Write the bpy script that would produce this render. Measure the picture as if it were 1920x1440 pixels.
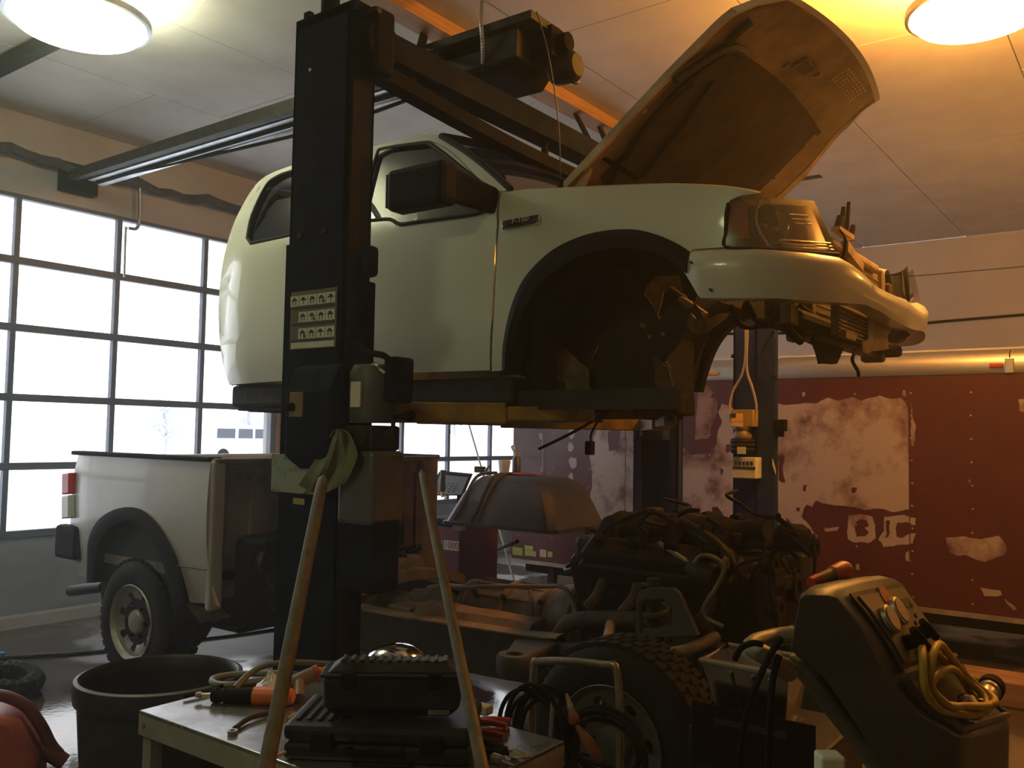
import bpy, bmesh, math, random
from mathutils import Vector, Matrix, noise
random.seed(7)
PI = math.pi
scene = bpy.context.scene
COL = scene.collection
for o in list(bpy.data.objects): bpy.data.objects.remove(o)

# ------------------------------------------------------------------ camera
YAW, PIT, ROL, FPX, CAMH = math.radians(53.456), math.radians(3.3176), math.radians(.9743), 1660.0, 1.6
CF = Vector((math.sin(YAW)*math.cos(PIT), math.cos(YAW)*math.cos(PIT), math.sin(PIT)))
_r0 = Vector((math.cos(YAW), -math.sin(YAW), 0)); _u0 = _r0.cross(CF)
CR = _r0*math.cos(ROL)+_u0*math.sin(ROL); CU = -_r0*math.sin(ROL)+_u0*math.cos(ROL)
CP = Vector((0, 0, CAMH))
cd = bpy.data.cameras.new('camera'); cam = bpy.data.objects.new('camera', cd); COL.objects.link(cam)
cd.sensor_width = 36; cd.sensor_fit = 'HORIZONTAL'; cd.lens = 36*FPX/1920; cd.clip_start = .05; cd.clip_end = 400
cam.matrix_world = Matrix(((CR.x, CU.x, -CF.x, CP.x), (CR.y, CU.y, -CF.y, CP.y), (CR.z, CU.z, -CF.z, CP.z), (0, 0, 0, 1)))
scene.camera = cam
# ------------------------------------------------------------------ world, exposure
w = bpy.data.worlds.new('overcast_sky'); scene.world = w; w.use_nodes = True
w.node_tree.nodes['Background'].inputs[0].default_value = (.95, .97, 1, 1)
w.node_tree.nodes['Background'].inputs[1].default_value = 3.2
scene.view_settings.view_transform = 'Standard'; scene.view_settings.look = 'None'
scene.view_settings.gamma = 1; scene.view_settings.use_curve_mapping = False
scene.view_settings.exposure = 0.0
scene.cycles.use_light_tree = False; scene.cycles.max_bounces = 5; scene.cycles.diffuse_bounces = 3; scene.cycles.glossy_bounces = 2; scene.cycles.transparent_max_bounces = 6; scene.cycles.adaptive_threshold = .04
LAMP_WHITE, LAMP_ORANGE, LAMP_REAR = 22.0, 98.0, 24.0

# ------------------------------------------------------------------ survey helpers: a photo pixel's ray met with a real plane of the place
def ray(px, py): return CF + CR*((px-960)/FPX) - CU*((py-720)/FPX)
def ax(px, py, x): d = ray(px, py); return CP + d*(x/d.x)
def ay(px, py, y): d = ray(px, py); return CP + d*(y/d.y)
def az(px, py, z): d = ray(px, py); return CP + d*((z-CAMH)/d.z)
def adep(px, py, dep): return CP + ray(px, py)*dep
def prj(p):
    d = Vector(p)-CP; k = d.dot(CF); return 960+FPX*d.dot(CR)/k, 720-FPX*d.dot(CU)/k
def zat(x, y, py):
    lo, hi = -2.0, 6.0
    for _ in range(40):
        m = (lo+hi)/2
        if prj((x, y, m))[1] > py: lo = m
        else: hi = m
    return (lo+hi)/2

# ------------------------------------------------------------------ materials
MATS = {}
def mat(name, col, rough=.6, metal=0., var=0., scale=6., col2=None, bump=0., bscale=40., coat=0., spec=.5, stretch=(1, 1, 1), thresh=(.35, .65), detail=6):
    if name in MATS: return MATS[name]
    m = bpy.data.materials.new(name); m.use_nodes = True; nt = m.node_tree; b = nt.nodes['Principled BSDF']
    b.inputs['Roughness'].default_value = rough; b.inputs['Metallic'].default_value = metal
    b.inputs['Coat Weight'].default_value = coat; b.inputs['Coat Roughness'].default_value = .06
    b.inputs['Specular IOR Level'].default_value = spec
    c = (*col, 1)
    tc = nt.nodes.new('ShaderNodeTexCoord'); mp = nt.nodes.new('ShaderNodeMapping'); mp.inputs['Scale'].default_value = stretch
    nt.links.new(tc.outputs['Object'], mp.inputs['Vector'])
    if var > 0 or col2:
        n = nt.nodes.new('ShaderNodeTexNoise'); n.inputs['Scale'].default_value = scale; n.inputs['Detail'].default_value = detail; n.inputs['Roughness'].default_value = .6
        nt.links.new(mp.outputs[0], n.inputs['Vector'])
        rp = nt.nodes.new('ShaderNodeValToRGB'); rp.color_ramp.elements[0].position = thresh[0]; rp.color_ramp.elements[1].position = thresh[1]
        c2 = col2 or tuple(max(0, v*(1-var)) for v in col)
        rp.color_ramp.elements[0].color = c; rp.color_ramp.elements[1].color = (*c2, 1)
        nt.links.new(n.outputs[0], rp.inputs[0]); nt.links.new(rp.outputs[0], b.inputs['Base Color'])
        mr = nt.nodes.new('ShaderNodeMapRange'); mr.inputs[3].default_value = max(0, rough-.08); mr.inputs[4].default_value = min(1, rough+.1)
        nt.links.new(n.outputs[0], mr.inputs[0]); nt.links.new(mr.outputs[0], b.inputs['Roughness'])
    else: b.inputs['Base Color'].default_value = c
    if bump > 0:
        n2 = nt.nodes.new('ShaderNodeTexNoise'); n2.inputs['Scale'].default_value = bscale; n2.inputs['Detail'].default_value = 4
        nt.links.new(mp.outputs[0], n2.inputs['Vector'])
        bp = nt.nodes.new('ShaderNodeBump'); bp.inputs['Strength'].default_value = bump; bp.inputs['Distance'].default_value = .01
        nt.links.new(n2.outputs[0], bp.inputs['Height']); nt.links.new(bp.outputs[0], b.inputs['Normal'])
    MATS[name] = m; return m
def emis(name, col, s):
    if name in MATS: return MATS[name]
    m = bpy.data.materials.new(name); m.use_nodes = True; nt = m.node_tree; b = nt.nodes['Principled BSDF']
    b.inputs['Base Color'].default_value = (.8, .8, .8, 1); b.inputs['Emission Color'].default_value = (*col, 1); b.inputs['Emission Strength'].default_value = s
    MATS[name] = m; return m
def glass(name, tint, refl=.08, rough=.02, haze=0., hazecol=(.6, .6, .6)):
    if name in MATS: return MATS[name]
    m = bpy.data.materials.new(name); m.use_nodes = True; nt = m.node_tree; nt.nodes.remove(nt.nodes['Principled BSDF'])
    out = nt.nodes['Material Output']; t = nt.nodes.new('ShaderNodeBsdfTransparent'); t.inputs[0].default_value = (*tint, 1)
    g = nt.nodes.new('ShaderNodeBsdfGlossy'); g.inputs['Roughness'].default_value = rough
    lw = nt.nodes.new('ShaderNodeLayerWeight'); lw.inputs[0].default_value = .5
    pw = nt.nodes.new('ShaderNodeMath'); pw.operation = 'POWER'; pw.inputs[1].default_value = 5.; nt.links.new(lw.outputs['Facing'], pw.inputs[0])
    ad = nt.nodes.new('ShaderNodeMath'); ad.operation = 'MULTIPLY_ADD'; ad.inputs[1].default_value = .9; ad.inputs[2].default_value = refl; ad.use_clamp = True
    nt.links.new(pw.outputs[0], ad.inputs[0]); mx = nt.nodes.new('ShaderNodeMixShader')
    nt.links.new(ad.outputs[0], mx.inputs[0]); nt.links.new(t.outputs[0], mx.inputs[1]); nt.links.new(g.outputs[0], mx.inputs[2])
    last = mx
    if haze > 0:
        d = nt.nodes.new('ShaderNodeBsdfDiffuse'); d.inputs[0].default_value = (*hazecol, 1); m2 = nt.nodes.new('ShaderNodeMixShader'); m2.inputs[0].default_value = haze
        nt.links.new(mx.outputs[0], m2.inputs[1]); nt.links.new(d.outputs[0], m2.inputs[2]); last = m2
    nt.links.new(last.outputs[0], out.inputs[0]); MATS[name] = m; return m

# ------------------------------------------------------------------ mesh helpers
def obj(name, bm, m, parent=None, smooth=False, bevel=0., solid=0., sub=0, kind=None, recalc=True):
    if recalc: bmesh.ops.recalc_face_normals(bm, faces=bm.faces)
    me = bpy.data.meshes.new(name); bm.to_mesh(me); bm.free()
    if smooth:
        for p in me.polygons: p.use_smooth = True
    o = bpy.data.objects.new(name, me); COL.objects.link(o)
    if m: me.materials.append(MATS[m] if isinstance(m, str) else m)
    if parent:
        o.parent = parent; o.matrix_parent_inverse = wm(parent).inverted()
    if solid:
        s = o.modifiers.new('solid', 'SOLIDIFY'); s.thickness = solid; s.offset = 0
    if bevel:
        b = o.modifiers.new('bevel', 'BEVEL'); b.width = bevel; b.segments = 2; b.limit_method = 'ANGLE'; b.angle_limit = math.radians(40)
    if sub:
        s = o.modifiers.new('sub', 'SUBSURF'); s.levels = sub; s.render_levels = sub
    if smooth and (solid or bevel):
        e = o.modifiers.new('split', 'EDGE_SPLIT'); e.split_angle = math.radians(38)
    if smooth and not sub:
        try: me.set_sharp_from_angle(angle=math.radians(42))
        except Exception: pass
    if kind: o['kind'] = kind
    return o
def wm(o):
    m = o.matrix_basis.copy()
    if o.parent: m = wm(o.parent) @ o.matrix_parent_inverse @ m
    return m
def thing(name, label, cat, loc, group=None):
    o = bpy.data.objects.new(name, None); COL.objects.link(o); o.location = loc; o.empty_display_size = .1
    o['label'] = label; o['category'] = cat
    if group: o['group'] = group
    return o
def tag(o, label, cat, group=None):
    o['label'] = label; o['category'] = cat
    if group: o['group'] = group
    return o
def struct(name, bm, m, **k):
    o = obj(name, bm, m, **k); o['kind'] = 'structure'; return o
def B(): return bmesh.new()
def box(bm, a, b, M=None):
    vs = [bm.verts.new((x, y, z)) for x in (a[0], b[0]) for y in (a[1], b[1]) for z in (a[2], b[2])]
    if M is not None:
        for v in vs: v.co = M @ v.co
    for q in ((0, 1, 3, 2), (4, 6, 7, 5), (0, 4, 5, 1), (2, 3, 7, 6), (0, 2, 6, 4), (1, 5, 7, 3)): bm.faces.new([vs[i] for i in q])
    return bm
def bx(a, b, M=None): return box(B(), a, b, M)
def frame_of(d):
    d = Vector(d).normalized(); h = Vector((0, 0, 1)) if abs(d.z) < .95 else Vector((1, 0, 0))
    a = d.cross(h).normalized(); return a, a.cross(d).normalized()
def ring(bm, c, a, b, ra, rb, n, ph=0): return [bm.verts.new(Vector(c)+a*(ra*math.cos(2*PI*i/n+ph))+b*(rb*math.sin(2*PI*i/n+ph))) for i in range(n)]
def skin(bm, r0, r1, close=True):
    n = len(r0)
    for i in range(n if close else n-1):
        try: bm.faces.new((r0[i], r0[(i+1) % n], r1[(i+1) % n], r1[i]))
        except ValueError: pass
def cyl(bm, p0, p1, r0, r1=None, n=14, caps=True):
    r1 = r0 if r1 is None else r1; p0 = Vector(p0); p1 = Vector(p1); a, b = frame_of(p1-p0)
    A = ring(bm, p0, a, b, r0, r0, n); C = ring(bm, p1, a, b, r1, r1, n); skin(bm, A, C)
    if caps: bm.faces.new(A[::-1]); bm.faces.new(C)
    return bm
def spline(pts, k=6, closed=False):
    P = [Vector(p) for p in pts]; n = len(P); out = []
    if n < 3: return P
    rng = range(n if closed else n-1)
    for i in rng:
        p0 = P[(i-1) % n] if closed or i > 0 else P[0]*2-P[1]; p1 = P[i]; p2 = P[(i+1) % n]
        p3 = P[(i+2) % n] if closed or i+2 < n else P[-1]*2-P[-2]
        for j in range(k):
            t = j/k; out.append(.5*((2*p1)+(p2-p0)*t+(2*p0-5*p1+4*p2-p3)*t*t+(3*p1-p0-3*p2+p3)*t**3))
    if not closed: out.append(P[-1])
    return out
def tube(bm, pts, r, n=8, k=6, closed=False, taper=None, smooth=True):
    P = spline(pts, k, closed) if smooth else [Vector(p) for p in pts]
    rings = []; a = None
    for i, p in enumerate(P):
        d = (P[(i+1) % len(P)]-P[i-1]) if closed else (P[min(i+1, len(P)-1)]-P[max(i-1, 0)])
        if d.length < 1e-9: d = Vector((0, 0, 1))
        d.normalize()
        if a is None: a, _ = frame_of(d)
        a = (a-d*a.dot(d))
        a = a.normalized() if a.length > 1e-6 else frame_of(d)[0]
        b = a.cross(d); rr = r if taper is None else r*(taper[0]+(taper[1]-taper[0])*i/max(1, len(P)-1))
        rings.append(ring(bm, p, a, b, rr, rr, n))
    for i in range(len(rings)-1): skin(bm, rings[i], rings[i+1])
    if closed: skin(bm, rings[-1], rings[0])
    else: bm.faces.new(rings[0][::-1]); bm.faces.new(rings[-1])
    return bm
def lathe(bm, prof, c, axis=(0, 0, 1), n=32, closed=False):
    """prof: (radius, height) along axis"""
    axis = Vector(axis).normalized(); a, b = frame_of(axis); c = Vector(c); R = []
    for r, h in prof:
        R.append(ring(bm, c+axis*h, a, b, r, r, n) if r > 1e-5 else [bm.verts.new(c+axis*h)])
    for i in range(len(R)-1):
        p, q = R[i], R[i+1]
        if len(p) == 1 and len(q) > 1:
            for j in range(n): bm.faces.new((p[0], q[j], q[(j+1) % n]))
        elif len(q) == 1 and len(p) > 1:
            for j in range(n): bm.faces.new((q[0], p[(j+1) % n], p[j]))
        elif len(p) > 1: skin(bm, p, q)
    return bm
def prism(bm, pts, d):
    """planar 3-D outline swept by vector d"""
    d = Vector(d); A = [bm.verts.new(Vector(p)) for p in pts]; C = [bm.verts.new(Vector(p)+d) for p in pts]
    skin(bm, A, C); bm.faces.new(A[::-1]); bm.faces.new(C); return bm
def loft(bm, rows, close=False, caps=False):
    R = [[bm.verts.new(Vector(p)) for p in r] for r in rows]
    for i in range(len(R)-1): skin(bm, R[i], R[i+1], close)
    if caps and close: bm.faces.new(R[0][::-1]); bm.faces.new(R[-1])
    return bm
def poly_holes(outline, holes, cut_y=(), cut_z=(), surf=None, jitter=None):
    """flat outline in (y,z) with holes -> mesh, cut at steps, then laid on a surface x=surf(y,z)"""
    bm = B(); ed = []
    for lp in [outline]+list(holes):
        v = [bm.verts.new((0, p[0], p[1])) for p in lp]
        for i in range(len(v)): ed.append(bm.edges.new((v[i], v[(i+1) % len(v)])))
    bmesh.ops.triangle_fill(bm, use_beauty=True, use_dissolve=False, edges=ed)
    for c in cut_y: bmesh.ops.bisect_plane(bm, geom=bm.verts[:]+bm.edges[:]+bm.faces[:], plane_co=(0, c, 0), plane_no=(0, 1, 0))
    for c in cut_z: bmesh.ops.bisect_plane(bm, geom=bm.verts[:]+bm.edges[:]+bm.faces[:], plane_co=(0, 0, c), plane_no=(0, 0, 1))
    if surf:
        for v in bm.verts: v.co.x = surf(v.co.y, v.co.z)
    return bm
def frange(a, b, s):
    out = []; v = a
    while v < b-1e-9: out.append(v); v += s
    return out
def mirror_bm(o, name, parent, m, xc):
    """opposite-hand copy of a part about the plane x=xc"""
    bm = B(); bm.from_mesh(o.data)
    for v in bm.verts: v.co.x = 2*xc-v.co.x
    bmesh.ops.reverse_faces(bm, faces=bm.faces)
    n = obj(name, bm, m, parent, smooth=o.data.polygons[0].use_smooth, recalc=False)
    for md in o.modifiers:
        q = n.modifiers.new(md.name, md.type)
        for k in ('thickness', 'offset', 'width', 'segments', 'limit_method', 'angle_limit', 'split_angle'):
            if hasattr(md, k): setattr(q, k, getattr(md, k))
    return n
def text(name, s, size, M, m, parent, extrude=.002, sx=1.):
    c = bpy.data.curves.new(name, 'FONT'); c.body = s; c.size = size; c.extrude = extrude; c.align_x = 'CENTER'; c.align_y = 'CENTER'
    t = bpy.data.objects.new('tmp', c); COL.objects.link(t)
    me = bpy.data.meshes.new_from_object(t.evaluated_get(bpy.context.evaluated_depsgraph_get())); bpy.data.objects.remove(t)
    bm = B(); bm.from_mesh(me); bpy.data.meshes.remove(me)
    for v in bm.verts: v.co = M @ Vector((v.co.x*sx, v.co.y, v.co.z))
    return obj(name, bm, m, parent, recalc=False)
def axes(o, x, y, z=None):
    x = Vector(x).normalized(); y = (Vector(y)-x*Vector(y).dot(x)).normalized(); z = x.cross(y)
    return Matrix(((x.x, y.x, z.x, o[0]), (x.y, y.y, z.y, o[1]), (x.z, y.z, z.z, o[2]), (0, 0, 0, 1)))

# ------------------------------------------------------------------ palette
mat('ceiling_board', (.60, .56, .52), .8, var=.14, scale=2.2, bump=.1, bscale=8)
mat('wall_paint', (.42, .40, .40), .75, var=.18, scale=1.6, bump=.15, bscale=12)
mat('wall_warm', (.58, .50, .41), .75, var=.1, scale=1.4)
mat('door_panel', (.26, .28, .34), .5, var=.15, scale=3)
mat('door_bar', (.10, .12, .17), .5, var=.2, scale=8)
mat('jamb_wood', (.30, .16, .09), .7, var=.3, scale=10, stretch=(6, 6, .6))
mat('beam_wood', (.42, .24, .12), .7, var=.35, scale=7, stretch=(.5, 8, 8))
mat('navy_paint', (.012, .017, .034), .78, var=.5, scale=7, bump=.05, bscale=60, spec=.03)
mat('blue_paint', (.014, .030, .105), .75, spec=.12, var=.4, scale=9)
mat('black_steel', (.008, .008, .009), .8, spec=.05, var=.4, scale=12)
mat('dark_steel', (.03, .027, .024), .55, metal=.2, spec=.25, var=.5, scale=14, bump=.15, bscale=30)
mat('galv', (.55, .57, .62), .33, metal=1, var=.25, scale=9)
mat('chrome', (.75, .75, .75), .12, metal=1)
mat('aluminium', (.72, .70, .67), .36, metal=.9, var=.25, scale=3, stretch=(4, .5, 4))
mat('rubber', (.010, .010, .011), .72, spec=.2, var=.3, scale=20)
mat('black_plastic', (.008, .008, .010), .75, spec=.07, bump=.08, bscale=160)
mat('yellow_arm', (.42, .25, .03), .55, col2=(.16, .10, .04), scale=7, bump=.1)
mat('grey_paint', (.085, .082, .075), .5, var=.3, scale=10)
mat('white_label', (.62, .60, .52), .6, var=.12, scale=14)
mat('print_black', (.03, .03, .03), .6)
mat('print_red', (.35, .05, .03), .6)
mat('print_orange', (.75, .28, .04), .6)
mat('print_yellow', (.75, .5, .06), .55)
# ================================================================== the room
H = 4.17; WX, DY, LX, FY = 12.1, 7.5, -2.2, -4.0
# floor
m = bpy.data.materials.new('wet_concrete'); m.use_nodes = True; nt = m.node_tree; b = nt.nodes['Principled BSDF']; MATS['wet_concrete'] = m
tc = nt.nodes.new('ShaderNodeTexCoord')
def nz(s, d=5, r=.6):
    n = nt.nodes.new('ShaderNodeTexNoise'); n.inputs['Scale'].default_value = s; n.inputs['Detail'].default_value = d; n.inputs['Roughness'].default_value = r
    nt.links.new(tc.outputs['Object'], n.inputs['Vector']); return n
def rmp(src, p0, p1, c0, c1):
    r = nt.nodes.new('ShaderNodeValToRGB'); r.color_ramp.elements[0].position = p0; r.color_ramp.elements[1].position = p1
    r.color_ramp.elements[0].color = (*c0, 1); r.color_ramp.elements[1].color = (*c1, 1); nt.links.new(src, r.inputs[0]); return r
n1 = nz(3.2); n2 = nz(.55, 4, .5); n3 = nz(26, 3)
c1 = rmp(n1.outputs[0], .3, .7, (.15, .13, .12), (.075, .065, .06)); wet = rmp(n2.outputs[0], .46, .52, (0, 0, 0), (1, 1, 1))
mx = nt.nodes.new('ShaderNodeMixRGB'); mx.blend_type = 'MULTIPLY'; mx.inputs[2].default_value = (.5, .46, .43, 1); nt.links.new(wet.outputs[0], mx.inputs[0]); nt.links.new(c1.outputs[0], mx.inputs[1])
nt.links.new(mx.outputs[0], b.inputs['Base Color'])
rr = rmp(wet.outputs[0], 0, 1, (.55, .55, .55), (.07, .07, .07)); nt.links.new(rr.outputs[0], b.inputs['Roughness'])
bp = nt.nodes.new('ShaderNodeBump'); bp.inputs['Strength'].default_value = .12; bp.inputs['Distance'].default_value = .004; nt.links.new(n3.outputs[0], bp.inputs['Height']); nt.links.new(bp.outputs[0], b.inputs['Normal'])
floor = struct('floor', bx((LX, FY, -.2), (WX, DY+.3, 0)), 'wet_concrete')
# ceiling: backing board and separate panels with open joints
ceil = struct('ceiling', bx((LX, FY, H+.012), (WX, DY+.2, H+.15)), 'black_steel')
rows = [(7.5, 6.22, 3.71), (6.22, 5.01, 4.29), (5.01, 3.63, 3.02), (3.63, 3.2, 3.6), (3.2, 1.98, 4.6), (1.98, .76, 3.4), (.76, -.46, 4.4), (-.46, -1.7, 3.2), (-1.7, -4, 4.0)]
for y1, y0, s in rows:
    xs = [LX]+[s+2.44*k for k in range(-3, 5) if LX+.2 < s+2.44*k < WX-.2]+[WX]
    for a, c in zip(xs, xs[1:]):
        dz = random.uniform(0, .004)
        obj('ceiling_panel', bx((a+.004, y0+.004, H-.0-dz), (c-.004, y1-.004, H+.012)), 'ceiling_board', ceil)
# walls
GX0, GX1, G2A, G2B, GT = 1.55, 5.98, 6.6, 11.05, 3.50      # two overhead-door openings
bm = B(); box(bm, (LX, DY, 0), (GX0, DY+.2, H)); box(bm, (GX0, DY, GT), (WX, DY+.2, H)); box(bm, (GX1, DY, 0), (G2A, DY+.2, GT)); box(bm, (G2B, DY, 0), (WX, DY+.2, GT))
wall_back = struct('wall_back', bm, 'wall_paint')
bm = B(); box(bm, (WX, FY, 0), (WX+.2, DY+.2, H)); wall_right = struct('wall_right', bm, 'wall_warm')
for z in (1.25, 2.5, 3.72): obj('wall_batten', bx((WX-.008, FY, z), (WX, DY, z+.012)), 'grey_paint', wall_right)
struct('wall_left', bx((LX-.2, FY, 0), (LX, DY+.2, H)), 'wall_paint')
struct('wall_front', bx((LX, FY-.2, 0), (WX, FY, H)), 'wall_paint')
# ceiling timber that carries the lift braces
struct('trim_1', bx((LX, 3.54, H-.09), (WX, 3.70, H-.002)), 'beam_wood')
struct('baseboard_back', bx((LX, DY-.12, 0), (WX, DY-.0, .09)), 'wall_paint')

# ---- overhead garage doors: sections of rails, mullions and panes
glass('pane', (.97, .98, 1.), refl=.05)
ZB = [0.0, .73, 1.28, 1.84, 2.41, 2.96, 3.50]
def garage_door(name, xs):
    d = struct(name, bx((xs[0], DY+.03, .02), (xs[-1], DY+.075, ZB[1]-.02)), 'door_panel')
    for z in ZB[1:]:
        obj('door_rail', bx((xs[0], DY+.01, z-.03), (xs[-1], DY+.07, z+.03)), 'door_bar', d, bevel=.004)
    for i in range(1, 6):
        for j, x in enumerate(xs):
            obj('door_mullion', bx((x-.022, DY+.015, ZB[i]+.03), (x+.022, DY+.065, ZB[i+1]-.03)), 'door_bar', d)
        for x0, x1 in zip(xs, xs[1:]):
            pb_ = B(); pb_.faces.new([pb_.verts.new(v) for v in ((x0+.022, DY+.04, ZB[i]+.03), (x1-.022, DY+.04, ZB[i]+.03), (x1-.022, DY+.04, ZB[i+1]-.03), (x0+.022, DY+.04, ZB[i+1]-.03))]); obj('pane', pb_, 'pane', d)
    for x in (xs[0], xs[-1]):
        obj('door_stile', bx((x-.04, DY+.0, 0), (x+.03, DY+.07, ZB[-1])), 'door_bar', d)
    return d
garage_door('door_1', [1.58+.0, 2.45, 3.33, 4.2, 5.09, 5.96])
garage_door('door_2', [6.62, 7.05, 7.92, 8.79, 9.68, 10.5, 11.03])
struct('trim_2', bx((5.98, DY-.03, 0), (6.10, DY+.02, GT)), 'jamb_wood')
struct('trim_3', bx((G2A-.1, DY-.03, 0), (G2A, DY+.02, GT)), 'jamb_wood')

# ---- outside, beyond the panes
mat('snow', (.85, .88, .92), .8, var=.1, scale=.4)
gsn = struct('ground_snow', bx((-60, DY+.35, -.25), (120, 160, -.05)), 'snow')
mat('car_white', (.8, .82, .85), .3); mat('car_glass', (.05, .06, .08), .1); mat('bark_overexposed', (.42, .43, .46), .9); mat('twig_overexposed', (.50, .53, .56), .9)  # tree colours are paled: the overexposed daylight is put into them
def outside_van(x, y):
    t = thing('parked_van', 'white van parked in the snow outside the overhead door', 'van', (x, y, -.05))
    prof = [(-2.4, .35), (-2.4, 1.15), (-2.2, 1.85), (1.1, 1.95), (1.75, 1.2), (2.5, 1.0), (2.6, .35)]
    obj('body', prism(B(), [(x+p[0], y-.9, p[1]-.05) for p in prof], (0, 1.8, 0)), 'car_white', t, bevel=.06)
    for a, c in ((-1.9, -.8), (-.6, .3)): obj('window', bx((x+a, y-.915, 1.2), (x+c, y-.9, 1.7)), 'car_glass', t)
    obj('window', prism(B(), [(x+.45, y-.915, 1.2), (x+1.55, y-.915, 1.2), (x+1.05, y-.915, 1.7), (x+.45, y-.915, 1.7)], (0, .015, 0)), 'car_glass', t)
    for a in (-1.5, 1.6): obj('wheel', lathe(B(), [(0, 0), (.36, 0), (.36, .2), (0, .2)], (x+a, y-.93, .31), (0, 1, 0), 20), 'rubber', t)
outside_van(29.4, 40)
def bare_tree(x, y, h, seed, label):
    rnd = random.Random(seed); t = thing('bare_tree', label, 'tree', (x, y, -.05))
    obj('trunk', tube(B(), [(x, y, -.05), (x+.1, y, h*.4), (x-.05, y+.1, h*.8)], .16, 7, 4, taper=(1, .4)), 'bark_overexposed', t)
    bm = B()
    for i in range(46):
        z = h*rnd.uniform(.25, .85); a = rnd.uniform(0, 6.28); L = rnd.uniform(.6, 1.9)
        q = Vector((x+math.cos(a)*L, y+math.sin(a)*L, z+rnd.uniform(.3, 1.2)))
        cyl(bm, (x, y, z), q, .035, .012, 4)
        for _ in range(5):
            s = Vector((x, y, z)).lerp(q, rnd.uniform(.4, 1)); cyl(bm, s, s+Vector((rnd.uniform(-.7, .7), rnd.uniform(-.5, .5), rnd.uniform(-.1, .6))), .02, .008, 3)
    obj('branches', bm, 'twig_overexposed', t, kind='stuff')
bare_tree(27.6, 44, 3.4, 1, 'overexposed pale bare tree left of the parked van outside'); bare_tree(34.6, 46, 4.2, 2, 'overexposed pale bare tree right of the parked van outside'); bare_tree(52, 44, 4.2, 3, 'overexposed pale bare tree seen through the second overhead door')
# ================================================================== lamps, opener, pipes on ceiling and wall
def high_bay(loc, lab, m, grp='round high-bay ceiling lamps', R=.335, uplight_refractor=None):
    t = thing('ceiling_lamp', lab, 'lamp', loc, grp); x, y, z = loc
    obj('housing', lathe(B(), [(0, .23), (.12, .23), (.14, .12), (.19, .06), (R*.98, .03), (R*.98, .02), (.18, .045), (0, .045)], (x, y, z), n=36), 'black_steel', t, smooth=True)
    obj('lens', lathe(B(), [(R*.95, .02), (R*.97, -.01), (R*.86, -.05), (R*.62, -.082), (R*.3, -.098), (0, -.102)], (x, y, z), n=36), m, t, smooth=True)
    obj('rim', lathe(B(), [(R*.97, .035), (R*1.03, .03), (R*1.03, -.008), (R*.98, -.012)], (x, y, z), n=36), 'galv', t, smooth=True)
    if uplight_refractor: obj('uplight_refractor', lathe(B(), [(.135, .16), (.2, .12), (R*.85, .06), (R*1.0, .034)], (x, y, z), n=36), uplight_refractor, t, smooth=True)  # glowing cone added above the rim to brighten the ceiling
    obj('stem', cyl(B(), (x, y, min(z+.22, H-.02)), (x, y, H), .02), 'galv', t)
    return t
emis('lamp_white', (.95, 1., .62), LAMP_WHITE); emis('lamp_orange', (1., .42, .075), LAMP_ORANGE); emis('lamp_white_side', (.95, 1., .66), LAMP_WHITE*1.3); emis('lamp_orange_added', (1., .42, .075), LAMP_ORANGE*.85); emis('lamp_orange_side', (1., .40, .055), LAMP_ORANGE*2.8); emis('lamp_rear', (.9, 1., .45), LAMP_REAR)
high_bay((2.48, 4.98, 3.93), 'glowing white round ceiling lamp above the overhead door', 'lamp_white', R=.38, uplight_refractor='lamp_white_side')
high_bay((5.01, .75, 3.84), 'orange glowing round ceiling lamp beyond the raised hood', 'lamp_orange', uplight_refractor='lamp_orange_side')
high_bay((8.6, -1.9, 3.84), 'unseen orange ceiling lamp added for warm light above the trailer front', 'lamp_orange_added', uplight_refractor='lamp_orange_added')  # unseen lamp added to spread orange over ceiling and right wall
high_bay((-.6, 2.3, 3.86), 'greenish round ceiling lamp behind the photographer reflected in the white door', 'lamp_rear')

# thin smoky haze that fills the workshop air
vm = bpy.data.materials.new('workshop_haze'); vm.use_nodes = True; nt = vm.node_tree; nt.nodes.remove(nt.nodes['Principled BSDF']); MATS['workshop_haze'] = vm
vs = nt.nodes.new('ShaderNodeVolumeScatter'); vm.cycles.homogeneous_volume = True; vs.inputs['Density'].default_value = .010; vs.inputs['Anisotropy'].default_value = .5; vs.inputs['Color'].default_value = (.92, .95, 1, 1); nt.links.new(vs.outputs[0], nt.nodes['Material Output'].inputs['Volume'])
tag(obj('workshop_haze', bx((LX-.15, FY-.15, -.15), (WX+.15, DY+.15, H+.1)), 'workshop_haze', kind='stuff'), 'thin smoky haze filling the air of the workshop', 'haze')
# opener with rail for the near overhead door
op = thing('door_opener', 'dark overhead door opener motor on its long steel ceiling rail', 'opener', (3.85, 3.0, 3.7))
RZ = 3.72; RXO = 3.72
obj('rail_web', bx((RXO-.06, 2.95, RZ-.035), (RXO+.0, DY-.02, RZ+.045)), 'dark_steel', op)
for dx, dz in ((.03, -.03), (.11, -.05)): obj('rail_channel', bx((RXO+dx, 2.95, RZ+dz-.012), (RXO+dx+.055, DY-.25, RZ+dz+.012)), 'galv', op, bevel=.004)
obj('rail_lip', bx((RXO+.085, 2.95, RZ-.06), (RXO+.11, DY-.25, RZ-.0)), 'black_steel', op)
obj('header_bracket', bx((RXO-.1, DY-.1, RZ-.12), (RXO+.2, DY, RZ+.12)), 'black_steel', op)
obj('motor_box', bx((3.66, 2.72, 3.60), (4.02, 3.30, 3.76)), 'dark_steel', op, bevel=.008)
obj('mount_plate', bx((3.62, 2.60, 3.755), (3.90, 3.35, 3.80)), 'dark_steel', op)
obj('end_bracket', bx((3.78, 2.58, 3.62), (3.99, 2.72, 3.78)), 'black_steel', op)
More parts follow.
